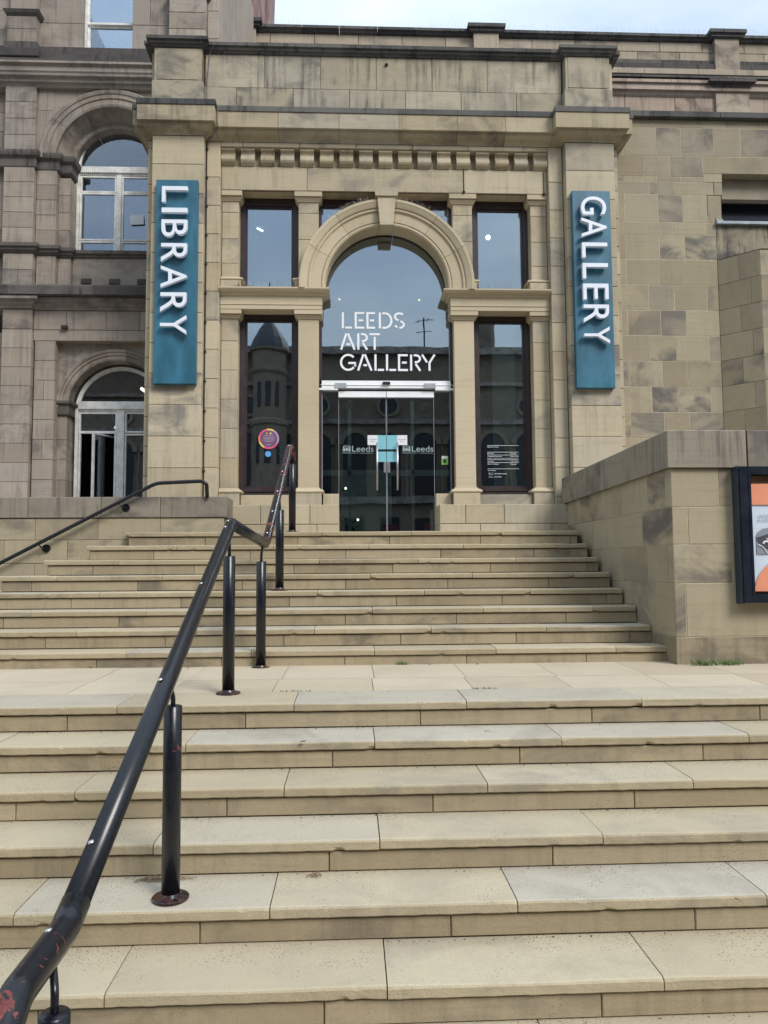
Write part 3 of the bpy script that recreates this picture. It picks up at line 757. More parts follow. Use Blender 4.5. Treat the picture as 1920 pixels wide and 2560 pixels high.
# window stickers and notices
pane = [o for o in WL.children if o.name.startswith('pane')][0]
def sector(cx, cz, r0, r1, a0, a1, y, mat, par, n=16, name='sticker_ring'):
    mb = MB()
    for i in range(n+1):
        a = R(a0+(a1-a0)*i/n); mb.v += [(cx+r0*math.cos(a), y, cz+r0*math.sin(a)), (cx+r1*math.cos(a), y, cz+r1*math.sin(a))]
    mb.f += [(2*i, 2*i+1, 2*i+3, 2*i+2) for i in range(n)]
    return mb.build(name, mat, par)
M['st_p'] = plain('sticker_plum', (.16, .085, .17), .5, var=.1); M['st_pink'] = plain('sticker_pink', (.75, .10, .22), .5); M['st_yel'] = plain('sticker_yellow', (.80, .60, .10), .5)
M['st_lil'] = plain('sticker_lilac', (.45, .30, .50), .5); M['st_or'] = plain('sticker_coral', (.85, .22, .12), .5); M['st_blue'] = plain('sticker_blue', (.10, .36, .75), .5); M['st_lt'] = plain('sticker_pale_text', (.42, .32, .44), .5)
cx, cz = .893, 1.186
stk = tag(MB().add([(cx+.105*math.cos(2*math.pi*i/28), 1.0755, cz+.105*math.sin(2*math.pi*i/28)) for i in range(28)], [tuple(range(28))]).build('round_sticker', 'st_p'), 'round plum window sticker with pink and yellow rim', 'sticker')
for a0, a1, mt in ((60, 100, 'st_yel'), (100, 165, 'st_pink'), (165, 200, 'st_or'), (200, 240, 'st_yel'), (240, 330, 'st_pink'), (330, 420, 'st_lil')):
    sector(cx, cz, .105, .125, a0, a1, 1.0755, mt, stk)
for z_, w_ in ((1.225, .06), (1.205, .07), (1.188, .066), (1.171, .072), (1.154, .05), (1.115, .025)): MB().box(cx-w_, cx+w_, 1.0742, 1.0752, z_-.003, z_+.003).build('print_line', 'st_lt', stk)
MB().box(cx-.03, cx-.018, 1.0742, 1.0752, 1.24, 1.26).box(cx+.01, cx+.035, 1.0742, 1.0752, 1.243, 1.262).build('print_mark', 'st_yel', stk)
b = tag(MB().add([(.886+.036*math.cos(2*math.pi*i/20), 1.0755, 1.0+.036*math.sin(2*math.pi*i/20)) for i in range(20)], [tuple(range(20))]).build('blue_sticker', 'st_blue'), 'small round bright blue sticker below the plum round sticker', 'sticker')
tag(MB().box(3.003, 3.083, 1.0565, 1.0585, .865, .973).build('green_sticker', 'greenp'), 'small green and white sticker on the side pane right of the doors', 'sticker')
gs = bpy.data.objects['green_sticker']
MB().box(3.008, 3.078, 1.0545, 1.056, .94, .968).build('print_band', 'paper', gs); MB().add([(3.04+.022*math.cos(2*math.pi*i/14), 1.0545, .908+.028*math.sin(2*math.pi*i/14)) for i in range(14)], [tuple(range(14))]).build('print_mark', 'ink', gs)
ot = thing('opening_times', 'white opening times lettering on the lower right window', 'notice')
for z_ in (1.105, 1.022, .986, .928, .893, .815): MB().box(3.573, 3.962, 1.0745, 1.0755, z_-.0018, z_+.0018).build('ruled_line', 'vinyl', ot)
for s, xa, xb, zb_, zt_ in (('Opening Times', 3.573, 3.715, 1.078, 1.094), ('Monday', 3.573, 3.655, .997, 1.011), ('Closed', 3.86, 3.93, .997, 1.011), ('Tuesday-Saturday', 3.573, 3.755, .961, .975), ('10am-5pm', 3.86, 3.962, .961, .975),
                       ('Please note the upper galleries close', 3.573, 3.955, .940, .950), ('Sunday', 3.575, 3.65, .903, .917), ('11am-3pm', 3.86, 3.96, .903, .917), ('Bank Holidays', 3.575, 3.715, .866, .880), ('Closed', 3.86, 3.93, .866, .880),
                       ('Free Entry', 3.58, 3.675, .786, .800), ('No food or drink', 3.66, 3.81, .748, .762), ('No video', 3.66, 3.745, .710, .723)):
    text(ot, 'lettering', s, xa, xb, zb_, zt_, 1.075, 0, 'vinyl', bold=.01)
for z_ in (.755, .717):
    MB().tube([(3.585, 1.075, z_-.012), (3.607, 1.075, z_+.012)], .0015, 4).tube([(3.585, 1.075, z_+.012), (3.607, 1.075, z_-.012)], .0015, 4).tube([(3.617, 1.075, z_-.01), (3.617, 1.075, z_+.006), (3.64, 1.075, z_+.012), (3.64, 1.075, z_-.01), (3.617, 1.075, z_-.01)], .0015, 4).build('symbol', 'vinyl', ot)

# foyer behind the glass
fo = structure('foyer')
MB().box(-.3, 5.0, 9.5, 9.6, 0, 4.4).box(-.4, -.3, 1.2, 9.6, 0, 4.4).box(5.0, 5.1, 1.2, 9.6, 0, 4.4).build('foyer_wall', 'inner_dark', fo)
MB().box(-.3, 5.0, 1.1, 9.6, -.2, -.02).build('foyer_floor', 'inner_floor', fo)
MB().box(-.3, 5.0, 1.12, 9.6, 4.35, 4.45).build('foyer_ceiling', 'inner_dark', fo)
MB().box(1.69, 2.72, 7.2, 7.3, 0, 1.49).build('foyer_screen_wall', 'inner_wall', fo)
MB().box(4.05, 4.2, 1.6, 3.2, 0, 3.3).build('foyer_screen_wall', 'inner_wall', fo)
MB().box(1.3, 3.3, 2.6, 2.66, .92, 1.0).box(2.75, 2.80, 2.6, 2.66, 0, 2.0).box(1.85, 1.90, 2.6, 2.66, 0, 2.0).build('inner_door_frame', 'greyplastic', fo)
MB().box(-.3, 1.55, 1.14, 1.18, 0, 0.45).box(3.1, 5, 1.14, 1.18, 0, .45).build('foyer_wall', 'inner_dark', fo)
for x_, y_ in ((1.2, 1.3), (3.4, 1.3), (2.3, 1.3)): tag(MB().box(x_-.4, x_+.4, y_-.04, y_+.04, 4.29, 4.33).build('added_fill_light', 'tube'), 'unseen fill light added under the foyer ceiling, '+{1.2: 'left', 3.4: 'right', 2.3: 'middle'}[x_]+' of the three', 'light', 'added foyer fill lights')  # added fill strips, hidden above the window heads, to brighten the foyer
tag(MB().box(2.35, 2.62, 3.6, 3.7, 0, .28).build('dark_red_plinth', M['red']), 'low dark red box on the foyer floor behind the door', 'box')
rp = thing('red_leaflet_stand', 'red leaflet stand with black and white poster behind the right door', 'stand')
MB().box(3.02, 3.38, 3.4, 3.5, 0, .30).build('panel', 'red', rp); MB().box(3.22, 3.36, 3.385, 3.398, .06, .29).build('poster', 'paper', rp)
MB().ball((3.29, 3.385, .2), .04, 8, (1, .1, 1.4)).build('print_mark', 'ink', rp)
# door operators (dark brackets behind the header)
for x in (1.85, 2.80):
    op = thing('door_closer', 'grey curved door closer hanging behind the '+('left' if x < 2 else 'right')+' end of the door header', 'door closer', 'door closers')
    MB().prism([(x-.06, 1.60), (x-.02, 1.585), (x+.05, 1.60), (x+.065, 1.64), (x+.06, 1.665), (x-.06, 1.665)], 1.16, 1.28).build('body', 'greyplastic', op)
    q = -1 if x < 2 else 1
    MB().tube([(x-q*.03, 1.2, 1.74), (x+q*.08, 1.2, 1.68), (x+q*.09, 1.2, 1.58), (x+q*.04, 1.2, 1.52)], .006, 6, fillet=.05).build('cable', 'cable', op, True)
# wire with two small lamps behind the fanlight
lw = thing('lamp_wire', 'thin wire with two tiny warm lamps across the fanlight', 'lights')
MB().tube([(1.55, 1.35, 3.035), (3.12, 1.35, 3.03)], .004, 6).build('wire', 'cable', lw)
for x in (1.755, 2.775): MB().ball((x, 1.34, 3.03), .013, 8).build('lamp', 'warm', lw)
tag(MB().ball((3.80, 2.0, 4.16), .035, 10).build('ceiling_lamp', 'spot'), 'bright round lamp seen through the upper right window', 'lamp')
tag(MB().tube([(.60, 2.2, 4.34), (.68, 2.2, 4.30)], .014, 8).build('ceiling_spotlight', 'spot'), 'small white spotlight seen through the upper left window', 'lamp')
for (x, z, y) in ((1.98, .33, 3.2), (1.80, .78, 3.0)):
    sp = thing('track_spotlight', 'small lit track spotlight seen through the '+('lower' if z < .5 else 'middle')+' of the left door', 'lamp', 'track spotlights')
    MB().tube([(x-.07, y, z-.05), (x, y, z)], .012, 8).build('arm', 'black', sp); MB().ball((x+.015, y, z), .02, 8).build('lens', 'lamp', sp)
# bronze figure behind the left window
def skin_fig(name, pts, edges, mat, lab, cat, sub=2, par=None):
    me = bpy.data.meshes.new(name); me.from_pydata([p[:3] for p in pts], edges, []); me.update()
    o = bpy.data.objects.new(name, me); col.objects.link(o)
    md = o.modifiers.new('s', 'SKIN'); md.use_smooth_shade = True
    for i, p in enumerate(pts): me.skin_vertices[0].data[i].radius = (p[3], p[4] if len(p) > 4 else p[3])
    me.skin_vertices[0].data[0].use_root = True
    m2 = o.modifiers.new('d', 'SUBSURF'); m2.levels = sub; m2.render_levels = sub
    me.materials.append(M[mat])
    if lab: tag(o, lab, cat)
    if par: o.parent = par
    return o
sy = 1.55
skin_fig('bronze_statue', [(.86, sy, .74, .085, .07), (.84, sy, .90, .075, .06), (.86, sy, 1.06, .10, .065), (.87, sy, 1.16, .03), (.89, sy-.02, 1.23, .05), (.92, sy-.02, 1.28, .035),
    (.98, sy, 1.06, .032), (1.03, sy-.04, .92, .026), (.97, sy-.10, .82, .020), (.76, sy, 1.05, .032), (.72, sy-.03, .92, .026), (.78, sy-.09, .84, .020),
    (.81, sy, .58, .062), (.80, sy, .38, .042), (.80, sy-.02, .18, .03), (.91, sy, .58, .062), (.93, sy-.02, .38, .042), (.92, sy, .18, .03)],
    [(0, 1), (1, 2), (2, 3), (3, 4), (4, 5), (2, 6), (6, 7), (7, 8), (2, 9), (9, 10), (10, 11), (0, 12), (12, 13), (13, 14), (0, 15), (15, 16), (16, 17)],
    'bronze', 'dim green bronze nude statue behind the lower left window', 'statue')
# seated person in the foyer, dark hooded coat, seen low through the left door
px, py = 1.74, 6.4
pb = skin_fig('person', [(px, py, .16, .15, .12), (px, py, .30, .17, .12), (px, py, .40, .14, .10), (px, py, .46, .055), (px, py-.01, .50, .06), (px, py-.015, .56, .075, .085), (px, py-.01, .62, .06),
    (px+.17, py, .38, .06), (px+.22, py-.10, .22, .05), (px+.12, py-.24, .16, .04), (px-.17, py, .38, .06), (px-.22, py-.10, .22, .05), (px-.12, py-.24, .16, .04),
    (px+.12, py-.3, .14, .08), (px+.22, py-.45, .09, .06), (px+.1, py-.22, .07, .05), (px-.12, py-.3, .14, .08), (px-.22, py-.45, .09, .06), (px-.1, py-.22, .07, .05)],
    [(0, 1), (1, 2), (2, 3), (3, 4), (4, 5), (5, 6), (2, 7), (7, 8), (8, 9), (2, 10), (10, 11), (11, 12), (0, 13), (13, 14), (14, 15), (0, 16), (16, 17), (17, 18)],
    'cloth', 'dark hooded person sitting low in the foyer behind the left door', 'person')
fc = MB().ball((px, py-.085, .565), .05, 10, (.8, .5, 1.1)); fc.ball((px, py-.115, .56), .012, 6); fc.build('face', 'skin', pb)

# bird spikes on the ledges
def spikes(par, pts, h=.085, each=.02, lean=.03):
    mb = MB()
    for (p, q) in zip(pts, pts[1:]):
        P, Q = Vector(p), Vector(q); n = max(1, int((Q-P).length/each))
        for i in range(n):
            b = P.lerp(Q, (i+.5)/n); t = Vector((random.uniform(-lean, lean), random.choice((-1, 0, 1))*lean, h*random.uniform(.8, 1.1)))
            mb.tube([b, b+t], .0011, 3, False)
    return mb.build('bird_spikes', 'wire', par, kind='stuff')
spikes(portal, [(.36, .80, 2.962), (1.52, .80, 2.962)]); spikes(portal, [(3.14, .80, 2.962), (4.31, .80, 2.962)])
for s in (1, -1):
    mb = MB()
    for i in range(60):
        a = R(97+i*.55) if s > 0 else R(83-i*.55)
        b = Vector((AC[0]+1.05*math.cos(a), .80+random.uniform(-.04, .04), AC[1]+1.05*math.sin(a))); d = Vector((math.cos(a+random.uniform(-.35, .35)), 0, math.sin(a+random.uniform(-.2, .3))))
        mb.tube([b, b+d*.085], .0012, 3, False)
    mb.build('bird_spikes', 'wire', portal, kind='stuff')
mb = MB()
for i in range(12): mb.tube([(2.21+.02*i, .67, 4.10), (2.205+.021*i, .655, 4.17)], .0012, 3, False)
mb.build('bird_spikes', 'wire', portal, kind='stuff')
# dead leaves and twigs caught on the ledge
tw = MB()
for i in range(16):
    x = random.uniform(.52, .74); tw.tube([(x, .79, 2.965), (x+random.uniform(-.06, .06), .78, 2.975+random.uniform(0, .05))], .003, 4)
tag(tw.build('nest_twigs', plain('red_brown_twigs', (.20, .09, .06), .9)), 'small clump of reddish twigs on the ledge under the upper left window', 'twigs')
# cables down the inner side of the left pier
cb = thing('lightning_conductor', 'thin dark cable clipped down the inner edge of the left pier', 'cable')
MB().tube([(.172, .742, 4.72), (.176, .742, 3.2), (.172, .742, 1.7), (.176, .742, .36)], .006, 6).build('cable', 'cable', cb)
MB().tube([(.24, .59, 5.13), (.325, .585, 5.06), (.318, .588, 4.92), (.33, .60, 4.86), (.25, .69, 4.80), (.172, .742, 4.72)], .006, 6, fillet=.04).build('cable', 'cable_grey', cb)
MB().tube([(.25, .70, 5.99), (.262, .66, 5.93), (.2, .73, 5.86), (.17, .735, 5.5), (.172, .735, 5.14)], .005, 6, fillet=.03).build('cable', 'cable_grey', cb)
for z in frange(.75, 4.7, .355): MB().box(.160, .190, .730, .75, z-.012, z+.012).build('clip', 'cable', cb)
for x, z1, z0, nm in ((3.29, 4.49, 4.215, 'left'), (4.28, 4.47, 4.20, 'right')):
    q = thing('cable_stub', 'short hanging cable with dark plug above the capital %s the upper right window' % ('left of' if nm == 'left' else 'right of'), 'cable', 'cable stubs on the lintel')
    MB().tube([(x, .815, z1), (x, .815, z0)], .005, 6).build('cable', 'cable', q); MB().ball((x, .812, z0-.01), .018, 8).build('plug', 'cable', q)

# ------------------------------------------------------------------ hanging signs
def sign(name, lab, x0, x1, z0, z1, word, ext, lx0, lx1):
    t = thing(name, lab, 'sign', 'vertical signs on the piers')
    mb = MB().cbox(x0, x1, .555, .625, z0, z1, .006); mb.build('board', 'sign', t)
    for ch, (a, b) in zip(word, ext): text(t, 'letter', ch, lx0, lx1, b, a, .475, .05, 'letter', rot=True, bold=.002)
def vz(v, y, zref, vref, k): return zref-(v-vref)*k
kL = (4.174-1.741)/(957.9-446.8)
LE = [(466, 506), (521, 532.5), (551, 594), (611, 657), (667.6, 722.5), (735, 783.6), (792, 839)]
sign('library_sign', 'tall teal sign with pale vertical lettering LIBRARY on left pier', -.377, .108, 1.735, 4.17, 'LIBRARY', [(4.05-(a-466)*.00470, 4.05-(b-466)*.00470) for a, b in LE], -.29, .005)
GE = [(493, 539), (547, 595.5), (610, 647.5), (662, 700.5), (713.6, 753), (766, 811), (820.6, 862.6)]
sign('gallery_sign', 'tall teal sign with pale vertical lettering GALLERY on right pier', 4.554, 5.015, 1.705, 4.11, 'GALLERY', [(4.0-(a-493)*.00482, 4.0-(b-493)*.00482) for a, b in GE], 4.635, 4.938)

# ------------------------------------------------------------------ left terrace wall
lw_ = thing('terrace_wall', 'stone terrace wall with grey coping left of the steps', 'wall')
c = [-6.5, -4.4, -3.0, -1.37, -.76, -.16, .545]
c = [-6.5, -4.9, -3.3, -1.56, -.79, -.16, .55]
for a, b in zip(c, c[1:]): block(lw_, a, b, .085, .160, .388, 'coping', .47, .002, .006, 'coping_stone')
zz = [-1.4, -1.06, -.78, -.50, -.325, -.075, .158]
off = 0
for z0, z1 in zip(zz, zz[1:]):
    off += 1
    js = [(.18 if off % 2 else -.16)-.66*n for n in range(12, -1, -1)]
    c = cuts(-6.5, .52, js)
    for a, b in zip(c, c[1:]): block(lw_, a, b, .10, z0, z1, 'wall', .4, .0025, .004)
MB().box(-6.4, .515, .105, .5, -2.3, .157).build('wall_core', 'joint', lw_)
lr = thing('wall_handrail', 'thin black handrail on the terrace wall left of the steps', 'handrail')
MB().tube([(-3.2, .015, -1.0), (-1.801, .015, -.318), (-.19, .015, .525), (.29, .015, .547), (.345, .015, .52), (.345, .06, .375)], .0205, 14, fillet=.06).build('handrail', 'rail_clean', lr, True)
for x, z in ((-1.352, -.162), (-.522, .267)):
    MB().tube([(x, .10, z), (x, .078, z)], .042, 18).build('wall_plate', 'rail_clean', lr)
    MB().tube([(x, .09, z), (x-.02, .03, z-.005), (x-.07, .015, z+.06)], .009, 8, fillet=.03).build('bracket', 'rail_clean', lr, True)
# planting terrace floor behind the wall
o = MB().box(-6.4, -.53, .5, 2.1, -.4, .05).build('terrace_floor', 'street'); o['kind'] = 'structure'

# ------------------------------------------------------------------ right stair wall
rw = thing('stair_wall', 'stone side wall with thick coping right of the steps', 'wall')
A = (4.40, .63); B = (4.47, -2.19)
# side face: runs from far (A) to near (B); outward is right of travel toward -y => left face, so travel from far to near
d = (B[0]-A[0], B[1]-A[1]); L = math.hypot(*d)
zc = [-1.19, -.962, -.535, -.225, .078, .392]
sj = {0: [1.9], 1: [.75, 1.25, 1.62, 1.95, 2.45], 2: [.55, 1.15, 1.75, 2.3, 2.72], 3: [.35, .95, 1.55, 2.22], 4: [.28, .55, 1.1, 1.75, 2.35, 2.7]}
for k in range(5):
    c = cuts(0, L, sj[k])
    for a, b in zip(c, c[1:]): oblock(rw, A, d, a, b, zc[k], zc[k+1], 'wall' if k else 'wall_base', .25, .002, .004)
fj = {0: [5.35, 6.4], 1: [4.56, 5.55, 6.6], 2: [4.95, 6.0, 7.0], 3: [4.60, 5.6, 6.6], 4: [4.86, 5.8, 6.7]}
for k in range(5):
    c = cuts(4.47, 8.2, fj[k])
    for a, b in zip(c, c[1:]): block(rw, a, b, -2.19, zc[k], zc[k+1], 'wall' if k else 'wall_base', .25, .002, .004)
MB().add([(4.406, .6, -1.3), (4.4745, -2.186, -1.3), (8.1, -2.186, -1.3), (8.1, .6, -1.3), (4.406, .6, .39), (4.4745, -2.186, .39), (8.1, -2.186, .39), (8.1, .6, .39)], [(3, 2, 1, 0), (4, 5, 6, 7), (0, 1, 5, 4), (1, 2, 6, 5), (2, 3, 7, 6), (3, 0, 4, 7)]).build('wall_core', 'mortar', rw)
# coping, mitred at the corner
cp = [(-.55, .394), (.035, .394), (.035, .690), (.028, .698), (-.55, .700)]
def pt(s): return (A[0]+d[0]*s/L, A[1]+d[1]*s/L)
sp_ = [0, .95]
cq = [(-.55, .345), (.03, .345), (.03, .636), (.023, .644), (-.55, .646)]
def cop(P, z0, z1, name='coping_stone'):
    mb = MB().sweep(P, [(-.5, 0), (.033, 0), (.033, .290), (.026, .298), (-.5, .30)])
    return mb, z0, z1
def lift(mb):   # coping rises very slightly toward the corner
    mb.v = [(x, y, z+.340+.055*max(0, min(1, (.63-y)/2.85))) for x, y, z in mb.v]; return mb
prc = [(-.5, 0), (.033, 0), (.033, .296), (.026, .304), (-.5, .306)]
lift(MB().sweep([pt(0), pt(1.295)], prc)).build('coping_stone', 'coping', rw)
lift(MB().sweep([pt(1.30), pt(L), (5.085, -2.19)], prc)).build('coping_stone', 'coping', rw)
lift(MB().sweep([(5.10, -2.19), (6.2, -2.19)], prc)).build('coping_stone', 'coping', rw)
lift(MB().sweep([(6.205, -2.19), (7.6, -2.19)], prc)).build('coping_stone', 'coping', rw)

# poster case
pc = thing('poster_case', 'navy framed poster case on the wall right of the steps', 'poster case')
x0, x1, z0, z1 = 4.985, 5.80, -.690, .392
yf = -2.30
MB().box(x0, x0+.066, yf, -2.193, z0, z1).box(x1-.066, x1, yf, -2.193, z0, z1).box(x0+.066, x1-.066, yf, -2.193, z1-.066, z1).box(x0+.066, x1-.066, yf, -2.193, z0, z0+.066).build('frame', 'navy', pc)
MB().box(x0-.016, x0, yf+.01, -2.193, z0-.01, z1+.005).build('frame_side', 'navy_side', pc)
MB().box(x0+.066, x0+.085, yf-.004, yf+.02, z0+.066, z1-.066).box(x0-.005, x0+.004, yf-.004, yf, z0, z1).build('frame_bead', 'navy', pc)
bk = MB().box(x0+.07, x1-.07, -2.235, -2.2, z0+.07, z1-.07).build('backing_board', 'wood', pc)
y = -2.245
ps = MB().add([(5.055, y, .255), (5.70, y, .262), (5.70, y-.004, -.598), (5.088, y-.004, -.602), (5.075, y-.010, -.2)], [(4, 3, 2, 1, 0)]).build('poster', 'poster', pc)
MB().add([(5.056, y-.012, .255), (5.70, y-.012, .262), (5.70, y-.012, .095), (5.064, y-.012, .085)], [(3, 2, 1, 0)]).build('orange_band', 'orange', ps)
cv = [(5.70, -.20)]+[(5.70-.62*math.sin(R(t)), -.20-.35*(1-math.cos(R(t)))-.0) for t in range(5, 86, 8)]+[(5.088, -.602), (5.70, -.602)]
cv = [(5.70, -.27), (5.40, -.30), (5.27, -.345), (5.19, -.40), (5.13, -.47), (5.10, -.54), (5.090, -.602), (5.70, -.602)]
MB().add([(x, y-.0125, z) for x, z in cv], [tuple(reversed(range(len(cv))))]).build('orange_corner', 'orange', ps)
text(ps, 'lettering', 'INDEP', 5.148, 5.255, -.012, .008, y-.0145, 0, 'greyink'); text(ps, 'lettering', '& DESIG', 5.140, 5.262, -.045, -.025, y-.0145, 0, 'greyink')
# monochrome curved picture on the poster
pm = MB().add([(x, y-.0145, z) for x, z in [(5.118, -.165), (5.135, -.13), (5.175, -.105), (5.24, -.095), (5.70, -.095), (5.70, -.31), (5.118, -.31)]], [tuple(reversed(range(7)))]).build('picture', 'greyink', ps)
MB().add([(x, y-.0165, z) for x, z in [(5.122, -.175), (5.26, -.135), (5.36, -.16), (5.36, -.30), (5.235, -.28), (5.165, -.25), (5.12, -.20)]], [tuple(reversed(range(7)))]).build('picture_dark', 'ink', ps)
for k_, pts_ in enumerate(([(5.17, -.225), (5.185, -.205), (5.21, -.21), (5.235, -.235), (5.25, -.27)], [(5.20, -.18), (5.215, -.205), (5.25, -.205), (5.28, -.18)], [(5.13, -.235), (5.155, -.24), (5.18, -.265), (5.20, -.30)])):
    MB().tube([(a, y-.018, b) for a, b in pts_], .008 if k_ < 1 else .005, 5, fillet=.01).build('picture_curve', 'paper', ps)
MB().ball((5.068, y-.012, .243), .006, 8).build('pin', 'black', ps)
mb = MB(); mb.box(5.205, 5.30, y-.016, y-.0135, -.508, -.500); mb.build('print_line', 'ink', ps)

# ------------------------------------------------------------------ gallery wing (right)
wg = thing('gallery_wing', 'plain ashlar wing wall with slot window right of the portal', 'building')
W = 6.50
zr = [.35, .67, .99, 1.18+.32*1, 1.82, 2.137, 2.465, 2.784, 3.105, 3.433]
zr = [.23, .545, .86, 1.18, 1.50, 1.82, 2.14, 2.463, 2.785, 3.108, 3.433]
for k, (z0, z1) in enumerate(zip(zr, zr[1:])):
    js = ([5.61, 5.935, 6.355] if k % 2 == 0 else [5.335, 5.755, 6.075])
    js = ([5.335, 5.755, 6.075] if k % 2 == 1 else [5.61, 5.935, 6.355])
    c = cuts(5.19, W, js)
    for a, b in zip(c, c[1:]): block(wg, a, b, .95, z0, z1, 'wing', .2, .0035, .002)
    # return pier on the right, coming toward the viewer
    dd = (6.85-W, .60-.95); LL = math.hypot(*dd)
    c = cuts(0, LL, [(.25 if k % 2 else .38)])
    for a, b in zip(c, c[1:]): oblock(wg, (W, .95), dd, a, b, z0, z1, 'wing', .2, .0035, .002)
    c = cuts(6.85, 8.6, [(7.25 if k % 2 else 7.05), 7.7])
    for a, b in zip(c, c[1:]): block(wg, a, b, .60, z0, z1, 'wing', .3, .0035, .003)
MB().add([(W-.0, .95, 3.437), (6.86, .59, 3.437), (8.6, .59, 3.437), (8.6, 1.2, 3.5), (W-.0, 1.2, 3.5)], [(0, 1, 2, 3, 4)]).build('weathered_ledge', 'wing', wg)
rows2 = [(3.436, 3.752, [5.34, 5.77, 6.09], W), (3.752, 3.918, [5.62, 5.945], 6.37), (3.918, 4.276, [5.34, 5.765, 6.08], 6.40), (4.276, 4.447, [5.665, 5.98], 6.49), (4.447, 4.511, [5.34, 5.76, 6.07], 6.36), (4.511, 4.783, [5.61, 5.94], 6.36)]
for z0, z1, js, xe in rows2:
    c = cuts(5.19, xe, js)
    for a, b in zip(c, c[1:]): block(wg, a, b, .95, z0, z1, 'wing', .2, .0035, .002)
block(wg, 6.37, W-.0, .95, 3.752, 3.918, 'wing', .2, .0035, .002)
block(wg, 6.40, 6.58, .95, 3.918, 4.276, 'wing', .2, .0035, .002)
block(wg, 6.49, 6.60, .95, 4.276, 4.447, 'wing', .2, .0035, .002)
block(wg, 6.36, 6.60, .95, 4.447, 4.56, 'wing', .2, .001, .001); block(wg, 6.36, 8.6, .95, 4.56, 4.783, 'wing', .2, .0035, .002, name='lintel')
for z0, z1, js in ((4.783, 5.16, [5.35, 5.77, 6.09, 6.51, 6.86, 7.3, 7.8]), (5.16, 5.262, [5.62, 5.80, 6.37, 6.67, 7.13, 7.7])):
    c = cuts(5.16, 8.6, js)
    for a, b in zip(c, c[1:]): block(wg, a, b, .95, z0, z1, 'wing', .2, .0035, .002)
block(wg, W, 8.6, .955, 3.44, 3.88, 'wing_streak', .2, .001, .002)
MB().cbox(6.49, 8.6, .90, 1.25, 3.885, 3.925, .004).build('lead_sill', 'lead', wg)
MB().add([(6.50, .93, 3.926), (6.60, .93, 3.926), (6.58, 1.0, 4.03), (6.50, .95, 4.02)], [(0, 1, 2, 3)]).build('lead_flashing', 'lead', wg)
block(wg, 6.60, 8.6, 1.10, 4.30, 4.56, 'wing', .1, .001, .002, name='inner_lintel')
MB().add([(6.58, .97, 3.92), (6.80, 1.34, 3.92), (6.62, 1.34, 4.3), (6.60, .97, 4.3)], [(0, 1, 2, 3)]).build('splayed_jamb', 'wing', wg)
sw = MB().box(6.6, 8.6, 1.33, 1.36, 3.92, 4.35).build('slot_window', 'far_win', wg)
MB().box(5.2, 6.497, .9522, 1.30, .1, 4.0).box(5.2, 6.39, .9522, 1.30, 4.0, 4.56).box(5.2, 8.6, .9522, .99, 4.57, 5.26).box(5.2, 6.57, 1.0, 1.30, .1, 5.25).box(6.5, 8.6, 1.40, 1.6, .1, 5.25).box(6.5, 8.6, 1.0, 1.4, .1, 3.85).box(6.6, 8.6, 1.0, 1.4, 4.62, 5.25).build('wall_core', 'mortar', wg)
MB().add([(6.505, .9555, .1), (6.856, .6055, .1), (8.6, .6055, .1), (8.6, 1.2, .1), (6.502, 1.2, .1), (6.505, .9555, 3.43), (6.856, .6055, 3.43), (8.6, .6055, 3.43), (8.6, 1.2, 3.43), (6.502, 1.2, 3.43)], [(4, 3, 2, 1, 0), (5, 6, 7, 8, 9), (0, 1, 6, 5), (1, 2, 7, 6), (2, 3, 8, 7), (3, 4, 9, 8), (4, 0, 5, 9)]).build('wall_core', 'mortar', wg)
cq = [5.19, 5.68, 6.58, 7.5, 8.6]
for a, b in zip(cq, cq[1:]): MB().sweep([(a+.004, .95), (b-.004, .95)], [(-.4, 5.266), (.07, 5.266), (.07, 5.335), (-.4, 5.345)]).build('coping_slab', 'cap', wg)

# ------------------------------------------------------------------ older gallery range behind
M['rear'] = stone_mat('rear_range_stone', (.36, .30, .225), (.46, .385, .30), (.15, .125, .11), .9, .35, .1, often=.8, tint=(.40, .33, .27))
bb = thing('rear_gallery_range', 'sooty parapet and cornice of the older range behind the portal', 'building')
YB = 6.0
for k, (z0, z1) in enumerate(((9.66, 9.85), (9.85, 10.06))):
    c = cuts(.0, 12.5, [(.35 if k % 2 else .75)+.86*n for n in range(15)])
    for a, b in zip(c, c[1:]): block(bb, a, b, YB+.12, z0, z1, 'rear', .3, .004, .006)
for z0, z1, yo in ((9.30, 9.42, -.02), (9.42, 9.56, .03), (9.56, 9.66, .07)):
    c = cuts(.0, 12.5, [1.1*n+.4*(z0 > 9.4) for n in range(1, 12)])
    for a, b in zip(c, c[1:]): block(bb, a, b, YB+yo, z0, z1, 'library_dark' if z0 > 9.35 else 'rear', .3, .003, .004)
for x in (-.44, 4.30, 9.12):
    block(bb, x+.03, x+.53, YB, 9.30, 10.08, 'rear', .4)
    MB().sweep([(x, YB+.5), (x, YB), (x+.56, YB), (x+.56, YB+.5)], [(-.2, 10.07), (.02, 10.07), (.05, 10.09), (.05, 10.13), (.09, 10.15), (.09, 10.22), (-.2, 10.25)]).build('pier_cap', 'cap', bb)
    MB().sweep([(x-.06, YB+.2), (x-.06, YB-.06), (x+.6, YB-.06), (x+.6, YB+.2)], [(-.2, 8.98), (.04, 8.98), (.07, 9.03), (.14, 9.06), (.14, 9.11), (-.2, 9.13)]).build('pier_cap', 'library_dark', bb)
cpp = cuts(.12, 4.30, [.98, 1.7, 2.45, 3.2])+cuts(4.86, 9.12, [5.6, 6.35, 7.1, 7.85, 8.5])+cuts(9.68, 12.5, [10.4, 11.2])
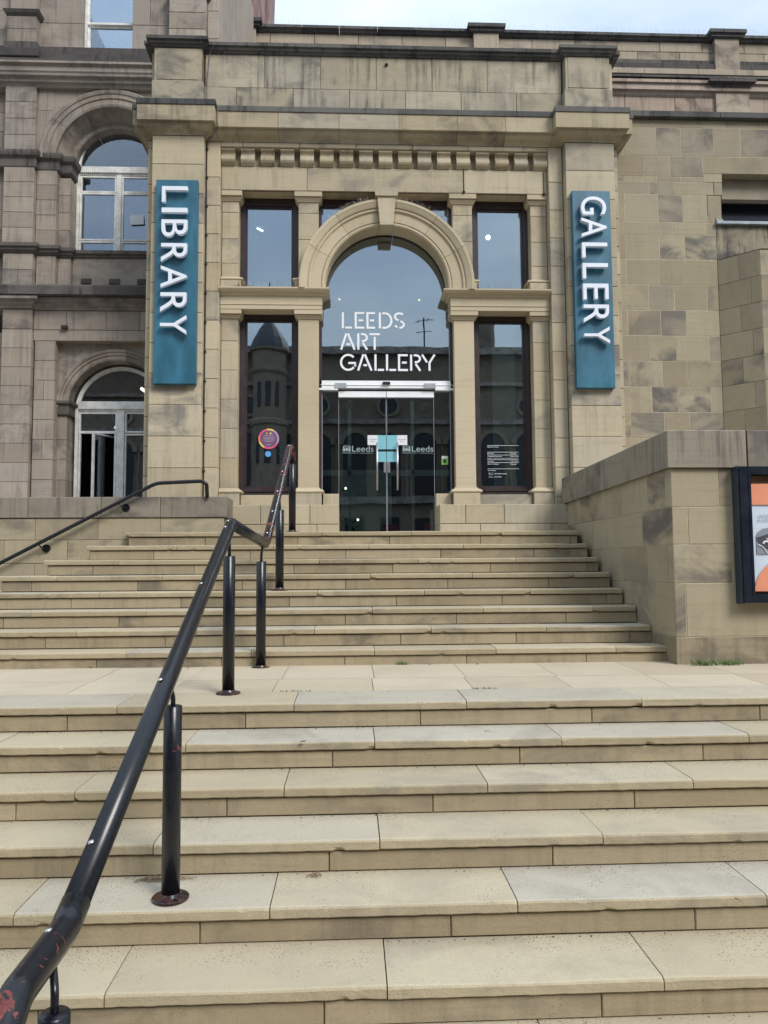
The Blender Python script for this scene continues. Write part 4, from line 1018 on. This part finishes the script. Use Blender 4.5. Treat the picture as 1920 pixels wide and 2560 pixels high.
for a, b in zip(cpp, cpp[1:]):
    if abs(a-4.30) < .01 or abs(a-9.12) < .01: continue
    MB().sweep([(a+.003, YB+.12), (b-.003, YB+.12)], [(-.3, 10.06), (.02, 10.06), (.05, 10.075), (.06, 10.10), (.10, 10.115), (.10, 10.17), (-.3, 10.20)]).build('coping_slab', 'cap', bb)
pink = stone_mat('pale_pink_stone', (.40, .31, .25), (.50, .40, .33), (.16, .12, .10), .8, .5, 0, often=.8); M['pink'] = pink
for a, b in zip(cuts(.0, 12.5, [1.0*n+.3 for n in range(12)]), cuts(.0, 12.5, [1.0*n+.3 for n in range(12)])[1:]):
    MB().sweep([(a+.003, YB), (b-.003, YB)], [(-.3, 8.83), (.0, 8.83), (.03, 8.86), (.05, 8.90), (.10, 8.925), (.10, 9.04), (.14, 9.05), (.14, 9.11), (-.3, 9.14)]).build('cornice_stone', 'pink' if random.random() < .55 else 'rear', bb)
    MB().sweep([(a+.003, YB), (b-.003, YB)], [(-.3, 9.142), (.16, 9.142), (.16, 9.18), (-.3, 9.22)]).build('cornice_cap', 'cap', bb)
    block(bb, a, b, YB, 8.45, 8.83, 'pink', .3, .004)
block(bb, 9.10, 9.78, YB-.06, 8.2, 8.97, 'rear', .3)
MB().box(0, 12.5, YB+.3, 14, 5, 10.05).build('wall', 'rear', bb)
spikes(bb, [(.2, YB+.05, 10.18), (4.2, YB+.05, 10.18)], .11, .03); spikes(bb, [(4.9, YB+.05, 10.18), (9.0, YB+.05, 10.18)], .11, .03); spikes(bb, [(9.7, YB+.05, 10.18), (11.5, YB+.05, 10.18)], .11, .03)
M['pinkslate'] = plain('streaked_red_slate', (.26, .17, .165), .8, var=.55, sc_=2., vscale=(14, 14, .6), bump=.4)
ch = thing('roof_turret', 'reddish streaked slate turret rising behind the roof parapet', 'turret')
MB().prism([(-.7, 9.5), (.05, 9.5), (.10, 10.6), (.16, 13.2), (-.7, 13.2)], 8.0, 9.0).build('turret_face', 'pinkslate', ch)
MB().box(-.72, .20, 7.95, 9.05, 13.2, 13.4).build('cornice', 'library_dark', ch)

# ------------------------------------------------------------------ library (left)
lib = thing('library_building', 'dark weathered stone library facade with arched windows left of the portal', 'building')
LY = 2.0
def course(x0, x1, y, z0, z1, h, mat='library', depth=.3, js=None):
    n = max(1, round((z1-z0)/h)); k = (z1-z0)/n
    for i in range(n):
        if js and i % 3 == 1:
            block(lib, x0, js, y, z0+k*i, z0+k*(i+1), mat, depth, .002, .004); block(lib, js, x1, y, z0+k*i, z0+k*(i+1), mat, depth, .002, .004)
        else: block(lib, x0, x1, y, z0+k*i, z0+k*(i+1), mat, depth, .002, .004)
# ground storey
course(-2.75, -2.36, LY, .0, 2.82, .255); course(-5.0, -2.76, LY+.15, .0, 2.82, .3)
course(-2.34, -2.065, LY+.06, .0, 2.68, .265, js=-2.21)
block(lib, -2.36, -.5, LY+.06, 2.68, 2.83, 'library', .4)
for a, b in zip([-2.36, -1.93, -1.40, -.95], [-1.93, -1.40, -.95, -.5]): block(lib, a, b, LY+.055, 2.83, 3.095, 'library', .4, .002)
block(lib, -2.75, -2.36, LY, 2.82, 3.095, 'library', .3)
def arched_wall(x0, x1, z0, z1, cx, cz, r, y0, y1, mat, name='wall', n=28):
    mb = MB(); mb.box(x0, cx-r, y0, y1, z0, z1)
    if x1 > cx+r: mb.box(cx+r, x1, y0, y1, z0, z1)
    P = [(cx+r*math.cos(math.pi*i/n), cz+r*math.sin(math.pi*i/n)) for i in range(n+1)]
    for (xa, za), (xb, zb) in zip(P, P[1:]):
        mb.add([(xa, y0, za), (xb, y0, zb), (xb, y0, z1), (xa, y0, z1), (xa, y1, za), (xb, y1, zb)], [(0, 3, 2, 1), (0, 1, 5, 4)])
    return mb.build(name, mat, lib)
CX, CZ = -1.285, 1.80
arched_wall(-2.07, -.5, CZ, 2.68, CX, CZ, .66, LY+.20, LY+.5, 'library')
block(lib, -2.07, CX-.655, LY+.20, 1.36, 1.70, 'library', .3); course(-2.07, CX-.655, LY+.20, .0, 1.36, .27)
def ringprof(r0, r1, y):
    w_ = r1-r0
    return [(r0, y+.3), (r0, y+.01), (r0+w_*.12, y-.002), (r0+w_*.45, y-.002), (r0+w_*.48, y-.018), (r0+w_*.72, y-.022), (r0+w_*.75, y-.035), (r0+w_*.92, y-.045), (r1, y-.035), (r1, y+.02), (r1, y+.3)]
aa = [R(x) for x in (0, 30, 58, 80, 100, 122, 150, 180)]
for a0, a1 in zip(aa, aa[1:]): voussoir(a0, a1, 'library', lib, CX, CZ, ringprof(.655, .80, LY+.19))
MB().sweep([(-2.07, LY+.5), (-2.07, LY+.18), (CX-.64, LY+.18), (CX-.64, LY+.45)], [(-.05, 1.70), (.012, 1.70), (.018, 1.72), (.018, 1.82), (.03, 1.83), (.05, 1.85), (.05, 1.885), (-.05, 1.89)]).build('impost', 'library_dark', lib)
# string and cornice between the storeys
MB().sweep([(-5, LY-.02), (-2.36, LY-.02), (-2.36, LY+.05), (-.5, LY+.05)], [(-.3, 3.10), (.0, 3.10), (.02, 3.13), (.05, 3.15), (.06, 3.18), (.11, 3.20), (.11, 3.24), (-.3, 3.25)]).build('cornice_stone', 'library', lib)
for a, b in zip([-5, -2.62, -1.5], [-2.62, -1.5, -.5]): MB().sweep([(a+.002, LY-.02), (b-.002, LY-.02)], [(-.3, 3.25), (.13, 3.25), (.13, 3.36), (.10, 3.39), (-.3, 3.44)]).build('cornice_cap', 'library_dark', lib)
# apron storey
course(-2.77, -2.37, LY-.0, 3.42, 3.86, .22); course(-2.36, -2.10, LY+.08, 3.42, 3.86, .44); course(-2.10, -1.93, LY+.16, 3.42, 3.86, .44)
block(lib, -1.93, -.5, LY+.22, 3.42, 3.99, 'library', .3)
for x in (-1.80, -1.42, -1.04): MB().box(x, x+.14, LY+.205, LY+.23, 3.53, 3.60).build('vent_recess', 'library_dark', lib)
course(-5.0, -2.79, LY+.15, 3.42, 6.2, .28)
MB().sweep([(-5, LY), (-2.36, LY), (-2.36, LY+.08), (-2.10, LY+.08), (-2.10, LY+.16), (-1.93, LY+.16), (-1.93, LY+.24), (-.5, LY+.24)], [(-.2, 3.865), (.0, 3.865), (.02, 3.89), (.045, 3.90), (.045, 3.925), (.075, 3.94), (.075, 3.985), (-.2, 4.01)]).build('string_course', 'library_dark', lib)
# upper pilasters and impost
course(-2.79, -2.385, LY, 4.01, 5.07, .235); course(-2.38, -2.11, LY+.08, 4.01, 5.07, .235); course(-2.11, -1.95, LY+.16, 4.01, 5.0, .235)
MB().sweep([(-5, LY), (-2.37, LY), (-2.37, LY+.08), (-2.09, LY+.08), (-2.09, LY+.16), (-1.95, LY+.16), (-1.95, LY+.45)], [(-.2, 5.06), (.0, 5.06), (.01, 5.075), (.01, 5.19), (.025, 5.20), (.05, 5.215), (.06, 5.25), (.06, 5.285), (-.2, 5.30)]).build('impost', 'library_dark', lib)
course(-2.80, -2.385, LY, 5.29, 6.22, .235)
CX2, CZ2 = -1.37, 5.22
arched_wall(-2.385, -.5, 5.22, 6.22, CX2, CZ2, .86, LY+.06, LY+.3, 'library')
for (a, b, z0, z1) in ((-2.38, -2.18, 5.9, 6.2),): block(lib, a, b, LY+.056, z0, z1, 'library', .02)
aa = [R(x) for x in (0, 25, 47, 68, 84, 100, 120, 145, 180)]
for a0, a1 in zip(aa, aa[1:]):
    voussoir(a0, a1, 'library', lib, CX2, CZ2, ringprof(.76, .98, LY+.05))
    voussoir(a0, a1, 'library', lib, CX2, CZ2-.0, [(.585, LY+.5), (.585, LY+.30), (.60, LY+.285), (.625, LY+.285), (.64, LY+.30), (.66, LY+.30), (.77, LY+.10), (.80, LY+.10), (.80, LY+.5)], 'inner_voussoir')
# cornice under the top storey
MB().sweep([(-5, LY-.02), (-.5, LY-.02)], [(-.4, 6.20), (-.02, 6.20), (.0, 6.23), (.03, 6.25), (.04, 6.29), (.08, 6.31), (.085, 6.34), (.10, 6.36), (.10, 6.43), (.14, 6.45), (.14, 6.48), (-.4, 6.50)]).build('cornice_stone', 'library', lib)
MB().sweep([(-5, LY+.04), (-.5, LY+.04)], [(-.4, 6.50), (.13, 6.50), (.13, 6.56), (.06, 6.60), (.06, 6.67), (.02, 6.69), (.02, 6.80), (-.4, 6.83)]).build('cornice_cap', 'library_dark', lib)
for z0, z1, o_ in ((6.58, 6.70, .0), (6.70, 6.82, .04)): block(lib, -2.86+o_, -2.33-o_, LY-.10+o_, z0, z1, 'library_dark', .3)
# top storey
course(-2.79, -2.40, LY-.03, 6.83, 7.20, .19)
MB().sweep([(-2.79, LY+.2), (-2.79, LY-.03), (-2.40, LY-.03), (-2.40, LY+.2)], [(-.1, 7.20), (.0, 7.20), (.03, 7.23), (.05, 7.27), (-.1, 7.31)]).build('pilaster_cap', 'library_dark', lib)
course(-2.77, -2.42, LY-.0, 7.30, 10.3, .3)
course(-5.0, -2.80, LY+.15, 6.83, 10.3, .3)
course(-2.42, -1.82, LY+.12, 6.83, 10.3, .40, js=-2.2); course(-1.14, -.62, LY+.12, 6.83, 10.3, .40, js=-.9)
course(-.60, -.10, LY-.03, 6.83, 7.55, .24); course(-.58, -.12, LY-.0, 7.64, 10.3, .3)
MB().sweep([(-.60, LY+.2), (-.60, LY-.03), (-.10, LY-.03), (-.10, LY+.2)], [(-.1, 7.55), (.0, 7.55), (.03, 7.58), (.05, 7.62), (-.1, 7.66)]).build('pilaster_cap', 'library_dark', lib)
course(-.10, .06, LY+.12, 4.6, 10.3, .42)
for k_ in range(11): block(lib, -1.3, -.35, 7.0, 8.6+.45*k_, 9.05+.45*k_, 'library', .4, .004)
MB().box(.03, .055, 2.15, 5.9, 4.6, 10.3).build('side_wall', 'library', lib)
def sash(x0, x1, z0, z1, y, fw=.03, par=lib, gm='glass_old', name='window'):
    f = MB().box(x0, x0+fw, y, y+.04, z0, z1).box(x1-fw, x1, y, y+.04, z0, z1).box(x0+fw, x1-fw, y, y+.04, z1-fw, z1).box(x0+fw, x1-fw, y, y+.04, z0, z0+fw).build(name, 'white_frame', par)
    MB().box(x0+fw-.002, x1-fw+.002, y+.018, y+.022, z0+fw-.002, z1-fw+.002).build('pane', gm, f); return f
sash(-1.80, -1.13, 7.30, 8.6, LY+.24); sash(-1.80, -1.13, 6.86, 7.30, LY+.27)
MB().box(-1.84, -1.80, LY+.2, LY+.34, 6.84, 8.7).box(-1.13, -1.10, LY+.2, LY+.34, 6.84, 8.7).build('window_frame', 'white_frame', lib)
course(-1.82, -1.14, LY+.12, 8.62, 10.3, .40)
# arched windows
def arch_window(cx, cz, ro, ri, y, zb, rows_, mull, tz0, tz1):
    fr0 = MB(); n = 30
    for i in range(n+1):
        a = math.pi*i/n
        for r, yy in ((ro, y-.02), (ri, y), (ri, y+.05), (ro, y+.05)): fr0.v.append((cx+r*math.cos(a), yy, cz+r*math.sin(a)))
    for i in range(n):
        for j in range(4):
            j2 = (j+1) % 4; fr0.f.append((i*4+j, i*4+j2, (i+1)*4+j2, (i+1)*4+j))
    fr0.box(cx-ro, cx-ri, y-.02, y+.05, zb, cz).box(cx+ri, cx+ro, y-.02, y+.05, zb, cz)
    fr0.box(cx-ri, cx+ri, y-.035, y+.05, tz0+.03, tz1).box(cx-ri, cx+ri, y-.01, y+.05, tz0, tz0+.03)
    fr0.box(cx-mull/2, cx+mull/2, y-.02, y+.05, zb, tz0)
    f = fr0.build('arched_window', 'white_frame', lib)
    pn = MB().add([(cx+(ri+.004)*math.cos(math.pi*i/n), y+.02, max(tz1, cz)+((ri)*math.sin(math.pi*i/n) if True else 0)) for i in range(n+1)], [tuple(range(n+1))]); pn.build('pane', 'glass_old', f)
    for (z0, z1) in rows_:
        for a, b in ((cx-ri+.005, cx-mull/2-.005), (cx+mull/2+.005, cx+ri-.005)):
            sash(a, b, z0, z1, y-.005, .022, f, name='casement')
    return f
arch_window(CX2, CZ2+.08, .60, .545, LY+.42, 4.0, [(4.93, 5.17), (4.23, 4.925), (4.0, 4.22)], .07, 5.18, 5.295)
arch_window(CX, CZ, .62, .575, LY+.42, .0, [(1.50, 1.785), ], .10, 1.795, 1.93)
# lower right casement fixed, lower left one swung open on its pivot
lf = sash(CX+.055, CX+.57, .5, 1.485, LY+.415, .022, lib, name='casement')
lf = MB().box(0, .022, 0, .035, .0, .97).box(.40, .425, 0, .035, 0, .97).box(.022, .40, 0, .035, .948, .97).box(.022, .40, 0, .035, 0, .022).build('open_casement', 'white_frame', lib)
MB().box(.02, .402, .016, .020, .02, .95).build('pane', 'glass_old', lf)
lf.matrix_world = Matrix.Translation((CX-.30, LY+.22, .50)) @ Matrix.Rotation(R(62), 4, 'Z')
MB().box(CX-.565, CX-.055, LY+.40, LY+.44, 1.485, 1.50).box(CX-.565, CX-.54, LY+.40, LY+.44, .4, 1.49).box(CX-.08, CX-.055, LY+.40, LY+.44, .4, 1.49).build('casement_frame', 'white_frame', lib)
MB().box(-2.4, -2.0, LY+.35, LY+.6, 0, 6.6).box(CX-.7, CX+.7, LY+.42, LY+.6, 5.86, 6.8).box(-5, -.5, LY+.45, LY+.6, 2.45, 3.95).box(CX+.62, -.5, LY+.40, LY+.6, 0, 6.6).build('wall_core', 'library_dark', lib)
# spandrel infill around window heads
arched_wall(-2.05, -.5, 5.22, 6.2, CX2, CZ2+.07, .60, LY+.40, LY+.5, 'library_dark', 'wall_core')
arched_wall(-2.05, -.5, CZ, 2.5, CX, CZ, .62, LY+.40, LY+.5, 'library_dark', 'wall_core')
rm = structure('library_rooms')
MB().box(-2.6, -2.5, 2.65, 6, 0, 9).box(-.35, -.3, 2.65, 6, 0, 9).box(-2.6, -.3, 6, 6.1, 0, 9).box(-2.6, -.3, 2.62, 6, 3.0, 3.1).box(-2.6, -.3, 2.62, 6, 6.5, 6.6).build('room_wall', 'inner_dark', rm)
tag(MB().box(-1.56, -1.40, 2.455, 2.465, 3.95, 5.15).build('window_blind', 'blind'), 'pale blind hanging behind the library middle window', 'blind')
tag(MB().add([(-1.21, 2.405, 4.60), (-1.02, 2.405, 4.605), (-1.015, 2.405, 4.47), (-1.20, 2.405, 4.46)], [(0, 1, 2, 3)]).build('paper_note', 'blind'), 'sheet of white paper stuck inside the library middle window', 'paper')
for nm, pa, pb_, lab in (('a', (-1.15, 2.9, 2.24), (-.98, 2.9, 2.10), 'slanting lit strip light seen through the lower library arch'), ('b', (-1.07, 2.95, 2.27), (-.75, 2.95, 2.27), 'level lit strip light seen through the lower library arch'),
                         ('c', (-.93, 2.75, 5.05), (-.80, 2.75, 4.85), 'lit strip light seen through the middle library window'), ('d', (-1.50, 2.7, 7.60), (-1.15, 2.7, 7.60), 'lit strip light seen through the top library window'),
                         ('e', (-1.50, 2.85, 1.66), (-1.40, 2.85, 1.62), 'short lit strip light seen through the small lower library pane')):
    tag(MB().tube([pa, pb_], .02, 8).build('strip_light', 'lamp'), lab, 'light', 'strip lights in the library')

# bird netting hung over the library front
net = MB()
x0, x1, z0, z1, yn = -3.4, -.56, 2.72, 8.9, 1.80
t = .00055
for i in range(int((x1-x0)/.027)):
    x = x0+i*.027; net.add([(x-t, yn, z0), (x+t, yn, z0), (x+t, yn, z1), (x-t, yn, z1)], [(0, 1, 2, 3)])
for i in range(int((z1-z0)/.027)):
    z = z0+i*.027; net.add([(x0, yn-.002, z-t), (x1, yn-.002, z-t), (x1, yn-.002, z+t), (x0, yn-.002, z+t)], [(0, 1, 2, 3)])
tag(net.build('bird_net', 'net', kind='stuff'), 'fine dark bird netting stretched over the upper library front', 'netting')
tag(MB().cbox(-1.98, -1.90, LY-.0, LY+.05, 2.84, 2.88, .003).build('net_fixing', 'cable'), 'small black box fixed above the lower library arch', 'fixing')

# ------------------------------------------------------------------ centre railing
rl = thing('centre_railing', 'black tubular handrail climbing the steps, paint chipped to red', 'handrail')
rail_pts = [(1.09, -6.60, -2.0), (1.09, -6.45, -1.50), (1.09, -6.33, -1.405), (1.09, -6.02, -1.395), (1.09, -4.78, -.853), (1.085, -3.08, -.095), (1.195, -1.97, -.195), (1.222, .10, .925)]
MB().tube(rail_pts[:4]+[(1.09, -5.93, -1.358)], .0415, 28, fillet=.025).build('rail', 'rail_chip', rl, True)
MB().tube([(1.09, -5.975, -1.377), rail_pts[4], (1.088, -3.12, -.112), (1.09, -3.05, -.095), (1.09, -3.02, -.10)], .0392, 28, fillet=.03).build('rail', 'rail', rl, True)
MB().tube([(1.091, -3.08, -.097), (1.192, -2.0, -.195)], .0388, 24).build('rail', 'rail', rl, True)
MB().tube([(1.188, -2.04, -.192), (1.195, -1.965, -.186), (1.20, -1.93, -.165), (1.222, .10, .925), (1.232, .17, .935), (1.245, .21, .88), (1.243, .25, .80)], .036, 24, fillet=.03).build('rail', 'rail_worn', rl, True)
posts = [(1.135, -6.2, -2.1, -1.515), (1.113, -4.835, -1.8, -.99), (1.096, -3.204, -1.2, -.315), (1.170, -2.05, -1.187, -.34), (1.22, -1.0, -.6, .155), (1.243, .25, .0, .76)]
for k, (x, y, z0, z1) in enumerate(posts):
    p = MB().lathe((x, y, 0), [(.039, z0), (.039, z1-.003), (.034, z1+.001)], 28).build('post', 'rail' if k != 3 else 'rail', rl, True)
    MB().lathe((x, y, z0), [(.076, 0), (.078, .004), (.078, .010), (.074, .013), (.046, .016), (.040, .028)], 30).build('base_plate', 'rail_rust', p)
    rz = {0: (1.10, -6.13, -1.41), 1: (1.09, -4.835, -.90), 2: (1.09, -3.204, -.165), 3: (1.185, -2.08, -.21), 4: (1.21, -1.0, .30), 5: (1.243, .25, .79)}[k]
    if k < 5: MB().tube([(x, y, z1-.01), (x, y, z1+(rz[2]-z1)*.5), rz], .0105, 12, fillet=.04).build('bracket', 'rail', rl, True)
def rivet(x, y, z, n=(-.2, -.45, .85)):
    N = Vector(n).normalized(); c = Vector((x, y, z))
    MB().tube([c, c+N*.004, c+N*.0065], .010, 12, rs=[.0105, .010, .006]).build('rivet', 'rivet', rl, True)
def on_rail(P, Q, t, r=.038, side=(-.30, -.35, .88)):
    P, Q = Vector(P), Vector(Q); d_ = (Q-P).normalized(); s_ = Vector(side); s_ = (s_-d_*s_.dot(d_)).normalized(); c = P.lerp(Q, t)+s_*r
    rivet(*c, s_)
for t_ in (.07, .36, .66, .93): on_rail(rail_pts[3], rail_pts[5], t_+.02)
on_rail(rail_pts[4], rail_pts[5], .975); on_rail((1.09, -6.3, -1.40), (1.09, -6.02, -1.395), .72)
for t_ in (.03, .22, .42, .64, .98): on_rail((1.2, -1.93, -.165), (1.222, .10, .925), t_, .035, (-.1, -.5, .85))

# ------------------------------------------------------------------ weeds, twigs, crumbs
def weed(x, y, z, n, h, lab, grp=None):
    mb = MB()
    for i in range(n):
        a = random.uniform(0, 2*math.pi); l = h*random.uniform(.25, 1)**1.3; s_ = random.uniform(.2, 1.3)
        b0 = Vector((x+random.gauss(0, 1)*h*.7, y+random.uniform(-.3, .3)*h, z)); tip = b0+Vector((math.cos(a)*l*s_, math.sin(a)*l*s_*.6, l))
        mid = b0.lerp(tip, .5)+Vector((0, 0, l*.12)); w_ = Vector((-math.sin(a), math.cos(a), .3)).normalized()*random.uniform(.002, .0045)
        mb.add([b0, mid+w_, tip, mid-w_], [(0, 1, 2, 3)])
    return tag(mb.build('weed', 'leaf'), lab, 'weed', grp)
weed(4.66, -2.25, -1.188, 130, .075, 'larger tuft of green weeds at the foot of the right stair wall')
weed(4.86, -2.25, -1.188, 120, .07, 'spreading green weeds at the wall foot under the poster case')
weed(2.30, -2.01, -1.18, 50, .04, 'small green weed in the joint below the bottom upper step')
weed(-.18, -1.995, -1.178, 10, .03, 'tiny bright weed at the foot of the upper flight near left')
gm = MB()
for i in range(90):
    x = random.uniform(1.42, 1.62) if i < 40 else random.uniform(2.68, 2.86); l = random.uniform(.006, .018)
    gm.add([(x-.002, -3.142, -1.2), (x+.002, -3.142, -1.2), (x+random.uniform(-.008, .008), -3.15, -1.2+l)], [(0, 1, 2)])
tag(gm.build('joint_grass', 'leaf', kind='stuff'), 'short grass growing in the landing joint', 'grass')
def twigs(x, y, z, n, w_, lab, name='dry_twigs'):
    mb = MB()
    for i in range(n):
        a = random.uniform(-.5, .5); l = random.uniform(.3, 1)*w_; cx_, cy_ = x+random.uniform(-.4, .4)*w_, y+random.uniform(-.02, .02)
        mb.tube([(cx_-l/2*math.cos(a), cy_-l/4*math.sin(a), z+.003), (cx_, cy_+random.uniform(-.01, .01), z+random.uniform(.01, .03)), (cx_+l/2*math.cos(a), cy_+l/4*math.sin(a), z+.004)], .0014, 4, fillet=w_*.2)
    return tag(mb.build(name, 'twig'), lab, 'twigs')
twigs(1.03, -4.64, -1.8, 26, .17, 'tangle of dry stalks on the step behind the nearest full post')
twigs(1.72, -4.64, -1.8, 9, .06, 'small wisp of dry stalks on the step right of the railing')
twigs(2.66, -3.78, -1.35, 1, .05, 'single dark twig lying on the right of a lower step')

gr = MB()
def grit(x, y, z, r): gr.ball((x, y, z+r*.3), r, 5, (random.uniform(.8, 1.8), 1, .6))
for k in range(7):
    yb = (Y9-.34*(k-1)+.012) if k else -3.135
    for x_ in frange(XL+1, 6.5, .045):
        if k and random.random() < .45: grit(x_+random.uniform(-.03, .03), yb-random.uniform(0, .02)**1., -1.2-RS*k, random.uniform(.0015, .0045))
for i in range(2, 9):
    for x_ in frange(-1.5, 4.35, .05):
        if random.random() < .4: grit(x_+random.uniform(-.03, .03), -LT*(i-2)+.012-random.uniform(0, .012), -RS*(i-1), random.uniform(.0015, .004))
for x_ in frange(-1.5, 6.0, .03):
    if random.random() < .6: grit(x_+random.uniform(-.03, .03), (-1.992 if x_ < 4.4 else -2.2)-random.uniform(0, .02), -1.178, random.uniform(.0015, .005))
tag(gr.build('grit', plain('dark_grit', (.07, .058, .04), .95, var=.4, sc_=60), kind='stuff'), 'dark grit and soil gathered in the inner corners of the steps', 'grit')
lf_ = plain('dead_leaf', (.16, .09, .045), .8, var=.4, sc_=30)
for x_, y_, z_, wh in ((2.52, -2.03, -1.18, 'near the weed below the upper flight'), (2.9, -2.03, -1.18, 'at the foot of the upper flight, right of centre'), (.60, -2.05, -1.18, 'on the landing left of the railing'), (1.62, -3.95, -1.35, 'on the second lower step by the railing'), (3.5, -5.0, -1.8, 'on the right side of a lower step')):
    a = random.uniform(0, 3); c_, s_ = math.cos(a), math.sin(a)
    P_ = [(-.018, 0, .002), (-.006, .008, .008), (.010, .007, .006), (.02, 0, .010), (.010, -.008, .004), (-.006, -.007, .003)]
    tag(MB().add([(x_+p[0]*c_-p[1]*s_, y_+p[0]*s_+p[1]*c_, z_+p[2]+.001) for p in P_], [tuple(range(6))]).build('dead_leaf', lf_), 'small brown dead leaf lying '+wh, 'leaf', 'dead leaves on the steps')

# ------------------------------------------------------------------ across the street (seen mirrored in the glass)
M['rear_trim'] = stone_mat('pale_far_trim', (.30, .245, .18), (.38, .32, .24), (.15, .13, .11), .6, .3, 0)
fb = thing('terrace_across_street', 'long dark stone terrace across the street, mirrored in the glass', 'building')
Yf = -30
MB().box(-40, 44, Yf-12, Yf, -2.4, 11.0).build('wall', 'far', fb)
MB().box(-40.2, 44.2, Yf-12, Yf+.4, 11.0, 11.35).box(-40, 44, Yf, Yf+.25, 3.0, 3.35).box(-40, 44, Yf, Yf+.2, 7.25, 7.5).box(-40, 44, Yf, Yf+.2, 9.3, 9.5).build('cornice', 'library', fb)
MB().extr_x([(Yf-.5, 11.35), (Yf-6, 13.2), (Yf-11.5, 11.35)], -40, 44).build('roof', 'slate', fb)
for i in range(-14, 16):
    x = 2.1+i*1.85
    MB().prism([(x-.62, 3.4), (x+.62, 3.4)]+[(x+.62*math.cos(math.pi*k/10), 6.15+.62*math.sin(math.pi*k/10)) for k in range(11)], Yf-.3, Yf+.05).build('window', 'far_win', fb)
    voussoir(0, math.pi, 'rear_trim', fb, x, 6.15, [(.62, Yf), (.62, Yf+.16), (.86, Yf+.22), (.86, Yf)], 'window_arch', 0, 12)
    MB().box(x-.98, x-.86, Yf, Yf+.18, 3.4, 6.15).build('pilaster', 'far', fb)
    if i % 2:
        MB().prism([(x+.46*math.cos(2*math.pi*k/16), 8.25+.46*math.sin(2*math.pi*k/16)) for k in range(16)], Yf, Yf+.06).build('round_window', 'far_win', fb)
        voussoir(0, 2*math.pi, 'rear_trim', fb, x, 8.25, [(.46, Yf), (.46, Yf+.12), (.62, Yf+.12), (.62, Yf)], 'window_ring', 0, 20)
    MB().box(x-.5, x+.5, Yf, Yf+.06, -.6, 2.3).build('window', 'far_win', fb)
for x in (-14, 8.5, 21):
    MB().box(x, x+1.6, Yf-3, Yf-2, 11.5, 14.0).build('chimney', 'far', fb)
tu = thing('corner_turret', 'round stone turret with curved pointed roof across the street, mirrored left of the door', 'turret')
TX, TY = -2.3, Yf+.7
MB().lathe((TX, TY, 0), [(.92, -2.4), (.92, 6.9), (1.0, 7.0), (1.0, 7.2), (.9, 7.3), (.9, 9.6), (1.0, 9.75), (1.0, 9.95), (.9, 10.0), (.9, 10.8), (1.05, 10.9), (1.05, 11.0)], 16).build('turret_wall', 'far', tu)
MB().lathe((TX, TY, 0), [(1.06, 11.0), (1.0, 11.2), (.86, 11.55), (.66, 11.9), (.44, 12.25), (.2, 12.55), (.05, 12.75), (.03, 14.7)], 16).build('turret_roof', 'slate', tu)
MB().box(TX-.35, TX+.3, TY-.01, TY+.01, 14.25, 14.4).box(TX-.02, TX+.02, TY-.25, TY+.25, 14.0, 14.05).build('weather_vane', 'slate', tu)
for zz_ in (5.0, 7.9):
    for q_ in (-.42, 0, .42): MB().box(TX+q_-.14, TX+q_+.14, TY+.70, TY+.93-abs(q_)*.25, zz_, zz_+1.3).build('window', 'far_win', tu)
ta = thing('roof_aerial', 'television aerial on the roof across the street', 'aerial')
MB().tube([(5.9, Yf-.2, 11.3), (5.9, Yf-.2, 13.1)], .04, 6).build('mast', 'black', ta)
MB().tube([(5.4, Yf-.2, 12.9), (6.4, Yf-.2, 13.0)], .02, 5).tube([(5.6, Yf-.5, 12.93), (5.6, Yf+.1, 12.93)], .02, 5).tube([(6.1, Yf-.5, 12.97), (6.1, Yf+.1, 12.97)], .02, 5).tube([(5.5, Yf-.2, 12.3), (6.3, Yf-.2, 12.4)], .02, 5).build('antenna_rods', 'black', ta)
